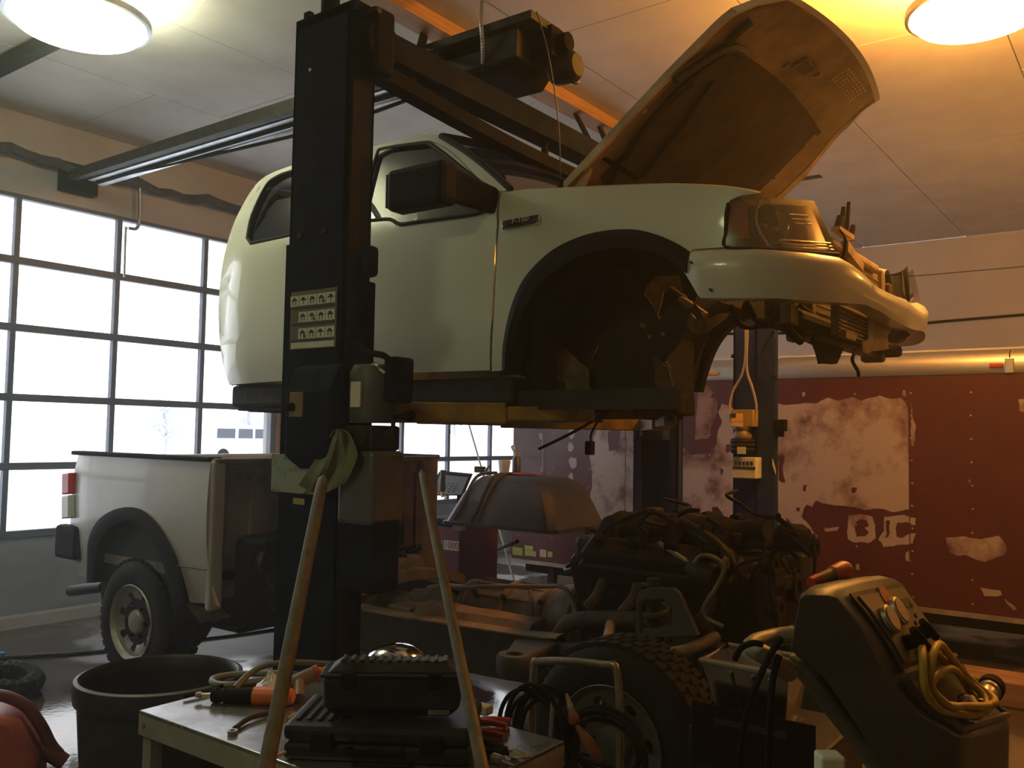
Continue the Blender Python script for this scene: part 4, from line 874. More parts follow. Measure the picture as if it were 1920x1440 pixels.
# ---------------- raised hood
HA = math.radians(37.7); HY, HZ = 2.19, 2.715
def hd(u, v, w_): return Vector((XC+v, HY-math.cos(HA)*u+math.sin(HA)*w_, HZ+math.sin(HA)*u+math.cos(HA)*w_))
def HL(v): return 1.27-.06*(abs(v)/.65)**2-1.3*max(0, abs(v)-.66)
def HW(s): return .845+.01*math.sin(PI*min(1, s*1.1))-.06*max(0, s-.75)/.25
def Hz(u, v): return .05*(1-(v/.87)**2)+.012-1.25*max(0, u-.93)**2-.035*max(0, (abs(v)-.76)/.1)
rows = []
for i in range(31):
    s = i/30; r = []
    for j in range(25):
        t = -1+2*j/24; v = t*HW(s); u = s*HL(v); r.append(hd(u, v, Hz(u, v)))
    rows.append(r)
hood = obj('hood', loft(B(), rows), 'white_paint', cab, smooth=True, solid=.004)
def under(name, lam, m, off, nu=24, nv=24, th=.012, u0=.0, u1=1., vw=1., keep=None, smooth=True):
    bm = B(); V = {}
    for i in range(nu+1):
        for j in range(nv+1):
            s = u0+(u1-u0)*i/nu; t = -vw+2*vw*j/nv; v = t*HW(s); u = s*HL(v); V[i, j] = bm.verts.new(hd(u, v, Hz(u, v)-off-(lam(s, t) if lam else 0)))
    for i in range(nu):
        for j in range(nv):
            if keep is None or keep(u0+(u1-u0)*(i+.5)/nu, -vw+2*vw*(j+.5)/nv): bm.faces.new((V[i, j], V[i+1, j], V[i+1, j+1], V[i, j+1]))
    bmesh.ops.delete(bm, geom=[v for v in bm.verts if not v.link_faces], context='VERTS')
    return obj(name, bm, m, hood, smooth=smooth, solid=th)
under('hood_frame', lambda s, t: .022*(1 if (.06 < s < .97 and abs(t) < .95) else 0), 'hood_under', .014, nu=40, nv=40, th=.006, u0=.005, u1=.995, vw=.985, keep=lambda s, t: not (.10 < s < .70 and abs(t) < .74))
def ragged(s, t): return .10+.02*noise.noise(Vector((s*9, t*7, 0)))
under('insulation_pad', lambda s, t: .012*noise.noise(Vector((s*6, t*5, 2)))+.012, mat('hood_pad2', (.07, .045, .028), .9, col2=(.04, .027, .018), scale=5, bump=.4, bscale=26), .03, nu=56, nv=56, th=.012, u0=.06, u1=.745, vw=.80, keep=lambda s, t: abs(t+.0)+.05*noise.noise(Vector((s*8, 0, 1 if t > 0 else 5))) < .75 and s+.03*noise.noise(Vector((t*6, 3, 0))) > .09)
# torn dark gaps in the pad on the near side
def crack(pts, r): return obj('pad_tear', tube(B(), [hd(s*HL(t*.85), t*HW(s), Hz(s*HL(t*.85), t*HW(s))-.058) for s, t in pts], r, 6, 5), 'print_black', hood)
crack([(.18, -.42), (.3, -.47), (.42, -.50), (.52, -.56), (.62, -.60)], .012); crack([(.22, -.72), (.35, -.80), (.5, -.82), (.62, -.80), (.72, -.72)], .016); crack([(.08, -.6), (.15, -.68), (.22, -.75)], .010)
# front channel: dark groove, latch opening, perforated nose
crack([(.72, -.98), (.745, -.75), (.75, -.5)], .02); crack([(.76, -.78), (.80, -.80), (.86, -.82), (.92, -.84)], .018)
def hd_q(s, t, off): v = t*HW(s); u = s*HL(v); return hd(u, v, Hz(u, v)-off)
lf = obj('latch_frame', loft(B(), [[hd_q(s, t, .050) for t in (-.10, .06)] for s in (.805, .865)]), 'hood_under', hood, solid=.012)
obj('latch_opening', loft(B(), [[hd_q(s, t, .058) for t in (-.085, .045)] for s in (.812, .858)]), 'print_black', lf, solid=.004)
for s, t in ((.80, -.16), (.85, .14)): obj('drain_hole', loft(B(), [[hd_q(s+a, t+b_, .050) for b_ in (-.012, .012)] for a in (-.012, .012)]), 'print_black', hood, solid=.004)
pf = B()
for i in range(9):
    for j in range(6):
        s = .885+.012*j+.002*i; t = .30+.045*i-.01*j; c = hd_q(s, t, .046); d = hd_q(s+.004, t+.012, .046)-c; lathe(pf, [(0, .001), (.0075, .0)], c, (0, -.9, -.4), 6)
obj('perforations', pf, mat('hole_light', (.75, .62, .42), .5), hood, kind='stuff')
# rolled leading lip
bm = B(); loft(bm, [[hd_q(1.0, t, 0)+Vector((0, 0, 0)) for t in [-1+k/12 for k in range(25)]], [hd_q(1.0, t, .02)+Vector((0, -.012, -.008)) for t in [-1+k/12 for k in range(25)]], [hd_q(.985, t, .035) for t in [-1+k/12 for k in range(25)]]]); obj('leading_lip', bm, 'white_paint', hood, smooth=True, solid=.004)
obj('side_flange', loft(B(), [[hd_q(s, -1, 0) for s in [k/20 for k in range(21)]], [hd_q(s, -1, .03) for s in [k/20 for k in range(21)]], [hd_q(s, -.955, .034) for s in [k/20 for k in range(21)]]]), 'primer_edge', hood, smooth=True, solid=.004)
obj('side_flange', loft(B(), [[hd_q(s, 1, 0) for s in [k/20 for k in range(21)]], [hd_q(s, 1, .03) for s in [k/20 for k in range(21)]], [hd_q(s, .955, .034) for s in [k/20 for k in range(21)]]]), 'primer_edge', hood, smooth=True, solid=.004)
obj('hood_bumper', lathe(B(), [(0, 0), (.014, 0), (.012, .02), (0, .022)], hd_q(.50, -.93, .03), (0, -.6, -.8), 10), 'tank_white', hood)
obj('hood_strut', cyl(B(), ax(1115, 286, 3.32), ax(1195, 335, 3.55), .011), 'black_steel', cab); obj('hood_hinge', prism(B(), [(3.28, 2.24, 2.66), (3.28, 2.08, 2.66), (3.28, 2.02, 2.78), (3.28, 2.12, 2.76)], (.02, 0, 0)), 'primer_edge', cab); obj('hood_hinge', prism(B(), [(4.9, 2.24, 2.66), (4.9, 2.08, 2.66), (4.9, 2.02, 2.78), (4.9, 2.12, 2.76)], (.02, 0, 0)), 'primer_edge', cab)
# antenna and badge
ab = obj('antenna', lathe(B(), [(.03, 0), (.026, .02), (.012, .03), (.01, .06), (0, .062)], onS(1037, 357)+Vector((.06, 0, .0)), n=14), 'black_plastic', cab, smooth=True)
ap = onS(1037, 357)+Vector((.06, 0, .04)); obj('antenna_mast', tube(B(), [ap, ap+Vector((.0, .02, .3)), ap+Vector((.0, .08, .62)), ax(1006, 22, ap.x)], .0032, 5, 5), 'print_black', ab)
b0, b1, b2, b3 = onS(947, 416), onS(1017, 403), onS(1015, 421), onS(947, 433)
M = axes((b0+b2)/2+Vector((-.016, 0, 0)), b1-b0, b0-b3)
bw, bh = (b1-b0).length, (b0-b3).length
bd = obj('model_badge', bx((-bw*.5, -bh*.10, -.008), (bw*.5, bh*.52, .004), M), 'chrome', cab, bevel=.004)
obj('badge_field', bx((-bw*.47, -bh*.04, .004), (bw*.47, bh*.46, .005), M), mat('badge_dark', (.02, .02, .022), .4), bd)
text('badge_letters', 'F-150', bh*.74, M @ Matrix.Translation((0, bh*.21, .0055)), mat('badge_silver', (.62, .60, .56), .35, metal=.3), bd, .0015, sx=1.28)
bs = obj('badge_strip', bx((-bw*.5, -bh*.46, -.008), (bw*.5, -bh*.14, .002), M), 'chrome', bd, bevel=.003)
pr = B()
for k in range(9): box(pr, (-bw*.44+k*bw*.1, -bh*.40, .002), (-bw*.44+k*bw*.1+bw*.06, -bh*.22, .003), M)
obj('badge_strip_print', pr, 'badge_dark', bd)
# ================================================================== pickup chassis on the floor: bed, frame, engine, wheels
mat('bed_paint', (.42, .39, .37), .35, var=.12, scale=2.2, coat=.2)
mat('bed_dirty', (.22, .17, .12), .7, col2=(.07, .055, .045), scale=3.5, bump=.2, bscale=14)
mat('dust', (.30, .215, .13), .85, col2=(.15, .105, .065), scale=6, bump=.35, bscale=22)
mat('frame_grey', (.06, .055, .05), .65, spec=.25, col2=(.035, .032, .03), scale=5, bump=.12)
mat('cast_dusty', (.27, .215, .14), .65, col2=(.13, .10, .07), scale=9, metal=.15, bump=.35, bscale=25)
mat('grease', (.009, .008, .007), .5, spec=.25, var=.6, scale=11, bump=.4, bscale=26)
mat('engine_dark', (.016, .014, .012), .5, spec=.3, var=.6, scale=13, bump=.3, bscale=30)
mat('rim_paint', (.34, .32, .29), .45, metal=.35, var=.4, scale=7)
mat('rim_dark', (.11, .105, .075), .5, metal=.3, var=.5, scale=8)
mat('tail_red', (.55, .04, .03), .25); mat('tail_clear', (.55, .55, .58), .2)
mat('bent_pipe', (.20, .16, .11), .5, metal=.4, var=.4, scale=12)
ch = thing('pickup_chassis', 'stripped pickup chassis on the floor with white bed, engine and wheels', 'truck chassis', (4.1, 3.4, 0))
def Sb(y, z): return X0+.02*((z-1.12)/.35)**2+.03*max(0, (y-5.7)/.3)**2
def yzb(l): return [(p.y, p.z) for p in (ax(a, b, X0) for a, b in l)]
arO = spl2([(167, 1092), (168, 1050), (171, 1009), (191, 973), (229, 953), (267, 957), (302, 990), (329, 1044), (341, 1100), (344, 1130)], 4)
arI = spl2([(181, 1092), (184, 1050), (189, 1020), (208, 992), (240, 975), (268, 983), (296, 1020), (314, 1064), (325, 1105), (329, 1130)], 4)
bedO = [(135.5, 849), (200, 852), (300, 858), (393, 863), (390, 940), (387, 1022), (390, 1100), (398, 1139), (386, 1134), (345, 1131)]+arO[::-1]+[(131, 1080), (123, 1024), (111, 1012), (114, 980), (120, 930), (127, 880)]
bm = poly_holes(yzb(bedO), [], frange(4.3, 6.1, .1), frange(.5, 1.5, .07), Sb)
bed = obj('bed_side', bm, 'bed_paint', ch, smooth=True, solid=.012); bedf = mirror_bm(bed, 'bed_side', ch, 'bed_paint', XC)
rows = []
for a, c in zip(arO, arI):
    A = ax(*a, X0); C = ax(*c, X0); rows.append([A+Vector((.008, 0, 0)), A+Vector((-.015, 0, 0)), (A+C)/2+Vector((-.03, 0, 0)), C+Vector((-.02, 0, 0)), C+Vector((.06, 0, 0))])
bf = obj('bed_flare', loft(B(), rows), 'flare', bed, smooth=True, solid=.006); mirror_bm(bf, 'bed_flare', bedf, 'flare', XC)
zr = ax(393, 863, X0).z; yr0 = ax(393, 863, X0).y; yr1 = ax(135, 849, X0).y
for s in (1, -1):
    x = X0+.03 if s > 0 else 2*XC-X0-.03
    obj('rail_cap', bx((x-.04, yr0, zr-.01), (x+.06, yr1, zr+.018)), 'black_plastic', bed if s > 0 else bedf, bevel=.01)
strip2 = obj('bed_crease', tube(B(), [ax(333, 1060, X0)+Vector((-.002, 0, 0)), ax(388, 1068, X0)+Vector((-.002, 0, 0))], .005, 6, 2), 'seam_line', bed)
# bulkhead with pressed ribs
BY = yr0+.0; bzl = .62
bm = B(); box(bm, (X0+.02, BY, bzl), (2*XC-X0-.02, BY+.02, zr)); bk = obj('bulkhead', bm, 'bed_dirty', ch)
for x in frange(X0+.28, 2*XC-X0-.2, .21): obj('bulkhead_rib', bx((x, BY-.022, bzl+.16), (x+.10, BY, zr-.1)), 'bed_dirty', bk, bevel=.012)
obj('bulkhead_lip', bx((X0+.02, BY-.03, zr-.03), (2*XC-X0-.02, BY+.03, zr+.01)), 'bed_dirty', bk, bevel=.01)
obj('corner_post', bx((X0+.01, BY-.03, bzl-.06), (X0+.10, BY+.02, zr)), 'bed_paint', bk, bevel=.015)
obj('corner_post', bx((2*XC-X0-.22, BY-.035, bzl-.06), (2*XC-X0-.02, BY+.02, zr)), 'bed_dirty', bk, bevel=.03)
obj('bulkhead_slot', lathe(B(), [(0, -.004), (.045, -.004), (.05, .0)], (X0+.52, BY-.024, .98), (0, 1, 0), 16), 'grease', bk)
obj('bulkhead_slot', bx((4.66, BY-.03, .80), (4.72, BY-.02, .95)), 'grease', bk, bevel=.01)
obj('bed_floor', bx((X0+.04, BY, .72), (2*XC-X0-.04, yr1-.02, .78)), 'bed_dirty', ch)
obj('tailgate', bx((X0+.08, yr1-.06, .76), (2*XC-X0-.08, yr1, zr-.01)), 'bed_paint', ch, bevel=.015)
for xa in (X0+.05, 2*XC-X0-.35): obj('wheel_house', lathe(B(), [(.0, 0), (.44, 0), (.44, .30), (.42, .32), (0, .32)], (xa, 5.25, .60), (1, 0, 0), 32), 'liner', ch, smooth=True)
# filler and tank behind the front corner, dark below the bed
obj('fuel_tank', loft(B(), [[(3.4, 4.30, .60), (4.0, 4.30, .60), (4.0, 4.30, .95), (3.4, 4.30, .95)], [(3.3, 4.42, .40), (4.1, 4.42, .40), (4.1, 4.42, .98), (3.3, 4.42, .98)], [(3.3, 4.9, .40), (4.1, 4.9, .40), (4.1, 4.9, .75), (3.3, 4.9, .75)]], close=True, caps=True), 'grease', ch, bevel=.03)
obj('filler_neck', tube(B(), [(3.45, 4.36, .9), (3.35, 4.30, .8), (3.42, 4.28, .62), (3.6, 4.36, .5)], .035, 10, 6), 'grease', ch, smooth=True)
obj('bed_bracket', prism(B(), [ax(347, 1131, X0+.08), ax(400, 1140, X0+.08), ax(420, 1160, X0+.08), ax(375, 1168, X0+.08)], (.05, 0, 0)), 'rust', ch)
# tail lamp, rear bumper, tailpipe
q = [ax(a, b, X0-.004) for a, b in ((115, 888), (129, 886), (128, 972), (114, 973))]
tl = obj('tail_lamp', prism(B(), [q[0], q[1], q[1].lerp(q[2], .47), q[0].lerp(q[3], .47)], (.06, .0, 0)), 'tail_red', ch, bevel=.01); obj('tail_lamp_lower', prism(B(), [q[0].lerp(q[3], .49), q[1].lerp(q[2], .49), q[2], q[3]], (.06, 0, 0)), 'tail_clear', tl, bevel=.01)
obj('rear_bumper', bx((X0+.02, yr1+.02, .74), (2*XC-X0-.02, yr1+.17, .92)), 'chrome', ch, bevel=.03); obj('bumper_cap', bx((X0-.0, yr1-.10, .70), (X0+.1, yr1+.2, .93)), 'black_plastic', ch, bevel=.03)
obj('tailpipe', cyl(B(), ax(133, 1108, X0+.35), ax(195, 1100, X0+.35), .04, n=16), 'dark_steel', ch, smooth=True)
# ---- wheels
def make_wheel(y, xo, sgn, rim_m, R=.39, name='wheel'):
    c = Vector((xo, y, R)); A = Vector((sgn, 0, 0))          # axis points inward from the outer face
    t = obj(name, lathe(B(), [(.225, .035), (.24, .012), (.28, .002), (.335, .004), (.372, .022), (.388, .05), (.390, .09), (.390, .19), (.386, .215), (.36, .25), (.28, .262), (.225, .24)], c, A, 56), 'rubber', ch, smooth=True)
    tb = B()
    for k in range(46):
        th = 2*PI*k/46
        for (x0, x1, o_) in ((.028, .075, 0), (.085, .135, .5), (.145, .195, 0), (.205, .245, .5)):
            a = th+o_*2*PI/46; M = Matrix.Translation(c) @ Matrix.Rotation(a, 4, 'X'); rr = .384 if x0 < .03 or x1 > .24 else .388
            box(tb, (sgn*x0, -.019, rr-.006), (sgn*x1, .019, rr+.012), M)
    obj('tread_blocks', tb, 'rubber', t, kind='stuff')
    holes = []; n = 7
    for k in range(n):
        a0 = 2*PI*k/n+.3; h = []
        for i in range(10):
            b_ = 2*PI*i/10; rr = .163+.026*math.cos(b_); aa = a0+.17*math.sin(b_); h.append((y+rr*math.cos(aa), R+rr*math.sin(aa)))
        holes.append(h)
    outl = [(y+.212*math.cos(2*PI*i/42), R+.212*math.sin(2*PI*i/42)) for i in range(42)]
    def dish(yy, zz):
        r = math.hypot(yy-y, zz-R); return xo+sgn*(.055+.02*math.cos(max(0, min(1, (r-.09)/.11))*PI) if r > .09 else .075)
    bm = poly_holes(outl, holes, [y+v for v in (-.14, -.07, 0, .07, .14)], [R+v for v in (-.14, -.07, 0, .07, .14)], dish)
    rm = obj('rim', bm, rim_m, t, smooth=True, solid=.01)
    obj('rim_barrel', lathe(B(), [(.20, .25), (.20, .06), (.222, .03), (.236, .006), (.232, .0), (.214, .018), (.205, .05)], c, A, 42), rim_m, t, smooth=True)
    cp = obj('hub_cap', lathe(B(), [(.078, .085), (.078, .045), (.066, .028), (.03, .022), (0, .021)], c, A, 24), rim_m, t, smooth=True)
    ln = B()
    for k in range(6): a = 2*PI*k/6; cyl(ln, c+A*.06+Vector((0, .1*math.cos(a), .1*math.sin(a))), c+A*.03+Vector((0, .1*math.cos(a), .1*math.sin(a))), .011, n=6)
    obj('lug_nuts', ln, 'dark_steel', t, kind='stuff')
    obj('brake_drum', lathe(B(), [(0, .1), (.15, .1), (.15, .24), (0, .24)], c, A, 28), 'rust', t)
    return t
RWY, FWY = 5.24, 1.79
make_wheel(RWY, X0+.0, 1, 'rim_paint'); make_wheel(RWY, 2*XC-X0, -1, 'rim_paint'); make_wheel(FWY, X0-.02, 1, 'rim_dark', name='front_wheel'); make_wheel(FWY, 2*XC-X0, -1, 'rim_dark', name='front_wheel')
obj('rear_axle', cyl(B(), (X0+.25, RWY, .39), (2*XC-X0-.25, RWY, .39), .05, n=14), 'rust', ch, smooth=True); obj('differential', lathe(B(), [(0, -.14), (.1, -.12), (.17, -.04), (.17, .04), (.1, .12), (0, .14)], (XC, RWY, .39), (0, 1, 0), 20), 'rust', ch, smooth=True)
for x in (3.52, 4.68): obj('leaf_spring', tube(B(), [(x, 4.55, .62), (x, 4.9, .50), (x, RWY, .47), (x, 5.6, .52), (x, 5.95, .66)], .028, 6, 6), 'rust', ch)
# ---- frame rails
path = [(6.0, .66), (5.75, .72), (5.2, .80), (4.7, .76), (4.3, .60), (4.0, .50), (3.6, .48), (3.0, .49), (2.6, .50), (2.3, .53), (2.0, .60), (1.7, .64), (1.3, .60), (1.1, .58)]
def rail(x0, x1):
    pp = spline([(0, a, c) for a, c in path], 4); rows = []
    for p in pp:
        h = .115 if 2.4 < p.y < 4.2 else .085; rows.append([(x0, p.y, p.z-h), (x1, p.y, p.z-h), (x1, p.y, p.z+h), (x0, p.y, p.z+h)])
    return loft(B(), rows, close=True, caps=True)
r1 = obj('frame_rail', rail(3.60, 3.70), 'frame_grey', ch, bevel=.008); obj('frame_rail', rail(4.50, 4.60), 'frame_grey', ch, bevel=.008)
pp = [p for p in spline([(0, a, c) for a, c in path], 4) if 2.35 < p.y < 4.25]
obj('rail_dust', loft(B(), [[(3.595, p.y, p.z+.112), (3.595, p.y, p.z+.121), (3.65, p.y, p.z+.124+.006*noise.noise(p*5)), (3.705, p.y, p.z+.121), (3.705, p.y, p.z+.112)] for p in pp]), 'dust', r1, smooth=True)
for yv, zv, rr in ((3.74, .52, .016), (3.74, .42, .012), (3.42, .50, .018), (3.28, .485, .026), (2.92, .46, .022), (3.12, .55, .008), (3.52, .55, .008)): obj('rail_hole', cyl(B(), (3.601, yv, zv), (3.596, yv, zv), rr, n=14), 'print_black', r1)
obj('rust_streak', bx((3.594, 3.86, .40), (3.60, 3.93, .60)), mat('streak', (.32, .15, .06), .8, col2=(.14, .07, .035), scale=9), r1)
for yv, zv in ((5.6, .74), (4.45, .66), (3.05, .42), (1.25, .52)): obj('crossmember', bx((3.68, yv-.06, zv-.05), (4.52, yv+.06, zv+.05)), 'dust' if yv > 4 else 'frame_grey', ch, bevel=.015)
# arched rear crossmember and dusty shields
obj('arched_crossmember', loft(B(), [[(x, 3.95-.25*t-.04*math.sin(PI*t), .52+.24*math.sin(PI*(.15+.6*t))-w0) for w0 in (0, .07)]+[(x, 3.95-.25*t+.10, .52+.24*math.sin(PI*(.15+.6*t))-w0) for w0 in (.07, 0)] for t, x in [(k/12, 3.62+.9*k/12) for k in range(13)]], close=True, caps=True), 'dust', ch, smooth=True, bevel=.01)
obj('heat_shield', loft(B(), [[(3.70, yv, .60), (3.74, yv, .645+.012*noise.noise(Vector((yv*6, 0, 0)))), (3.85, yv, .655+.012*noise.noise(Vector((yv*7, 3, 0)))), (3.95, yv, .60), (3.98, yv, .50)] for yv in frange(2.62, 3.45, .06)]), 'dust', ch, smooth=True, solid=.004)
obj('spare_carrier', loft(B(), [[(3.75, 4.0, .70), (4.5, 4.0, .70), (4.5, 4.35, .68), (3.75, 4.35, .68)], [(3.8, 4.02, .80), (4.45, 4.02, .80), (4.45, 4.33, .78), (3.8, 4.33, .78)]], close=True, caps=True), 'dust', ch, bevel=.03)
jk = B(); rnd = random.Random(3)
for k in range(26): p = Vector((rnd.uniform(3.75, 4.5), rnd.uniform(4.02, 4.3), .80)); cyl(jk, p, p+Vector((rnd.uniform(-.12, .12), rnd.uniform(-.1, .1), rnd.uniform(.01, .05))), .012, .008, 6)
obj('scrap_litter', jk, 'grease', ch, kind='stuff')
# ---- driveline
dl = lambda prof, m, nm, n=24: obj(nm, lathe(B(), prof, (XC-.02, 0, .60), (0, 1, 0), n), m, ch, smooth=True)
obj('drive_shaft', cyl(B(), (XC, RWY-.15, .40), (XC-.02, 3.72, .58), .045, n=16), 'dust', ch, smooth=True)
tr2 = dl([(0, 3.74), (.05, 3.74), (.06, 3.66), (.085, 3.62), (.11, 3.5), (.12, 3.3), (.15, 3.26), (.155, 3.1), (.15, 2.98), (.17, 2.95), (.175, 2.72), (.20, 2.62), (.225, 2.50), (.225, 2.46), (0, 2.46)], 'cast_dusty', 'transmission')
for yv, rr in ((3.27, .16), (3.24, .158), (2.965, .18), (2.70, .19), (2.50, .24)): obj('case_flange', lathe(B(), [(rr-.03, -.014), (rr, -.012), (rr, .012), (rr-.03, .014)], (XC-.02, yv, .60), (0, 1, 0), 24), 'cast_dusty', tr2, smooth=True)
for k in range(9):
    a = PI*(.15+k*.16); obj('case_rib', bx((-.006, 2.74, .15), (.006, 3.2, .178), Matrix.Translation((XC-.02, 0, .6)) @ Matrix.Rotation(a-PI*.75, 4, 'Y')), 'cast_dusty', tr2)
for yv in (2.55, 2.7, 2.95, 3.15, 3.3): obj('case_bolt', cyl(B(), (XC-.14, yv, .69), (XC-.175, yv, .72), .016, n=6), 'dark_steel', tr2)
obj('cooler_line', tube(B(), [(3.93, 3.3, .72), (3.90, 3.0, .77), (3.92, 2.7, .80), (3.86, 2.5, .82), (3.82, 2.4, .70)], .012, 7, 6), 'cast_dusty', tr2, smooth=True); obj('cooler_line', tube(B(), [(3.9, 2.75, .78), (3.86, 2.7, .66), (3.84, 2.68, .52)], .012, 7, 5), 'cast_dusty', tr2, smooth=True)
obj('exhaust_pipe', tube(B(), [(4.36, 5.0, .55), (4.36, 4.2, .52), (4.36, 3.4, .56), (4.30, 2.7, .60), (4.32, 2.3, .66)], .035, 10, 6), 'dust', ch, smooth=True)
obj('shift_bracket', bx((3.72, 3.45, .56), (3.9, 3.62, .62)), 'dust', ch, bevel=.01)
# ---- engine
en = obj('engine', loft(B(), [[(XC-.16, yv, .52), (XC+.16, yv, .52), (XC+.20, yv, .72), (XC+.30, yv, .98), (XC+.16, yv, 1.06), (XC-.16, yv, 1.06), (XC-.30, yv, .98), (XC-.20, yv, .72)] for yv in (2.45, 2.3, 1.6, 1.5)], close=True, caps=True), 'engine_dark', ch, bevel=.02)
def ep(name, bm, m='engine_dark', **k): return obj(name, bm, m, en, **k)
for s in (-1, 1):
    M = Matrix.Translation((XC+s*.27, 1.95, .98)) @ Matrix.Rotation(s*.6, 4, 'Y')
    ep('cylinder_head', bx((-.09, -.40, -.10), (.09, .40, .05), M), bevel=.015); ep('valve_cover', bx((-.075, -.38, .05), (.075, .38, .12), M), 'grease', bevel=.03)
    for k in range(4):
        yk = 1.66+k*.19; ep('coil_pack', bx((-.02, yk-1.95-.03, .12), (.03, yk-1.95+.03, .17), M), 'black_plastic', bevel=.008)
        ep('exhaust_port', tube(B(), [M @ Vector((s*.08, yk-1.95, -.04)), M @ Vector((s*.16, yk-1.95, -.06)), Vector((XC+s*.42, yk+.03, .78))], .026, 8, 5), 'rust', smooth=True)
    ep('exhaust_manifold', tube(B(), [(XC+s*.42, 1.62, .78), (XC+s*.43, 2.0, .76), (XC+s*.40, 2.35, .70), (XC+s*.34, 2.5, .55)], .04, 10, 6), 'rust', smooth=True)
ep('intake_plenum', loft(B(), [[(XC-.17, yv, 1.06+dz), (XC+.17, yv, 1.06+dz), (XC+.2, yv, 1.14+dz), (XC+.12, yv, 1.21+dz), (XC-.12, yv, 1.21+dz), (XC-.2, yv, 1.14+dz)] for yv, dz in ((2.36, -.03), (2.28, 0), (1.8, .01), (1.66, -.02))], close=True, caps=True), 'black_plastic', bevel=.02)
for k in range(4):
    for s in (-1, 1): ep('intake_runner', tube(B(), [(XC+s*.12, 1.74+k*.16, 1.2), (XC+s*.21, 1.74+k*.16, 1.19), (XC+s*.27, 1.74+k*.16, 1.08)], .03, 8, 5), 'black_plastic', smooth=True)
ep('throttle_body', cyl(B(), (XC, 1.68, 1.16), (XC-.02, 1.52, 1.18), .05), 'dark_steel', smooth=True); ep('oil_pan', loft(B(), [[(XC-.15, yv, .54), (XC+.15, yv, .54), (XC+.13, yv, zb), (XC-.13, yv, zb)] for yv, zb in ((2.4, .46), (1.9, .42), (1.75, .30), (1.55, .30))], close=True, caps=True), 'grease', bevel=.02)
ep('timing_cover', bx((XC-.30, 1.42, .60), (XC+.30, 1.50, 1.05)), 'engine_dark', bevel=.05)
for x, z, r in ((XC, .66, .10), (XC-.22, .86, .055), (XC+.2, .84, .06), (XC+.02, .92, .07), (XC-.28, 1.06, .045), (XC+.28, 1.08, .05)): ep('pulley', lathe(B(), [(0, .06), (r*.4, .06), (r*.5, .02), (r*.92, .02), (r, .045), (r*.95, .055), (r, .065), (r*.92, .09), (0, .09)], (x, 1.36, z), (0, 1, 0), 24), 'dark_steel', smooth=True)
ep('alternator', lathe(B(), [(0, 0), (.07, .0), (.09, .03), (.09, .13), (.07, .16), (0, .16)], (XC+.26, 1.42, 1.10), (0, 1, 0), 20), 'dark_steel', smooth=True)
ep('belt', tube(B(), [(XC-.1, 1.40, .66), (XC-.27, 1.40, .84), (XC-.32, 1.40, 1.06), (XC-.24, 1.40, 1.10), (XC, 1.40, .99), (XC+.28, 1.40, 1.14), (XC+.26, 1.40, .84), (XC+.1, 1.40, .64), (XC, 1.40, .56)], .009, 5, 4, closed=True), 'rubber')
ep('radiator_hose', tube(B(), [ax(1262, 975, 3.95), ax(1290, 990, 3.9), ax(1325, 1010, 3.85), ax(1358, 1040, 3.8), ax(1374, 1080, 3.8), ax(1378, 1110, 3.8), ax(1370, 1140, 3.85)], .034, 12, 6), 'grease', smooth=True)
ep('bent_pipe', tube(B(), [ax(1270, 1040, 3.75), ax(1299, 1056, 3.72), ax(1315, 1042, 3.7), ax(1340, 1046, 3.7), ax(1357, 1068, 3.7), ax(1340, 1106, 3.68), ax(1320, 1138, 3.66), ax(1324, 1158, 3.66), ax(1356, 1175, 3.66)], .0105, 8, 6), 'bent_pipe', smooth=True)
ep('bent_pipe', tube(B(), [ax(1236, 1018, 3.75), ax(1262, 1036, 3.74), ax(1290, 1054, 3.73)], .012, 8, 6), 'bent_pipe', smooth=True)
ep('starter', lathe(B(), [(0, 0), (.05, 0), (.055, .02), (.055, .13), (.04, .18), (0, .18)], ax(1345, 1082, 3.72), (.3, 1, .2), 16), 'dark_steel', smooth=True)
ep('coolant_bottle', bx((3.80, 2.22, .98), (3.98, 2.42, 1.10)), mat('engine_grey', (.03, .03, .028), .5, var=.4), bevel=.03)
rnd = random.Random(11)
for k in range(20):        # wiring loom and hoses thrown over the engine
    a = ax(rnd.uniform(1120, 1460), rnd.uniform(965, 1060), rnd.uniform(3.8, 4.3)); pts = [a]
    for _ in range(4): pts.append(pts[-1]+Vector((rnd.uniform(-.1, .1), rnd.uniform(-.16, .16), rnd.uniform(-.14, .06))))
    ep('wiring_loom', tube(B(), pts, rnd.choice((.006, .009, .013)), 6, 5), rnd.choice(('black_plastic', 'grease', 'rubber')), smooth=True)
for pts in ([(1215, 1000), (1200, 985), (1218, 962), (1245, 968), (1270, 985)], [(1130, 1040), (1128, 1005), (1145, 985), (1175, 972), (1215, 958)], [(1112, 1110), (1125, 1090), (1150, 1082), (1190, 1080)], [(1118, 1150), (1108, 1120), (1116, 1080), (1128, 1040)], [(1128, 1026), (1160, 1020), (1200, 1018), (1240, 1010)], [(1270, 968), (1290, 958), (1312, 957)], [(1325, 972), (1345, 985), (1356, 1000)], [(1165, 1180), (1180, 1130), (1200, 1090), (1222, 1060)], [(1440, 1030), (1450, 1022), (1470, 1026), (1478, 1040)], [(1446, 1040), (1460, 1030), (1482, 1035), (1496, 1048)]):
    ep('loose_hose', tube(B(), [ax(x, y, 3.78) for x, y in pts], .010, 7, 6), 'black_plastic', smooth=True)
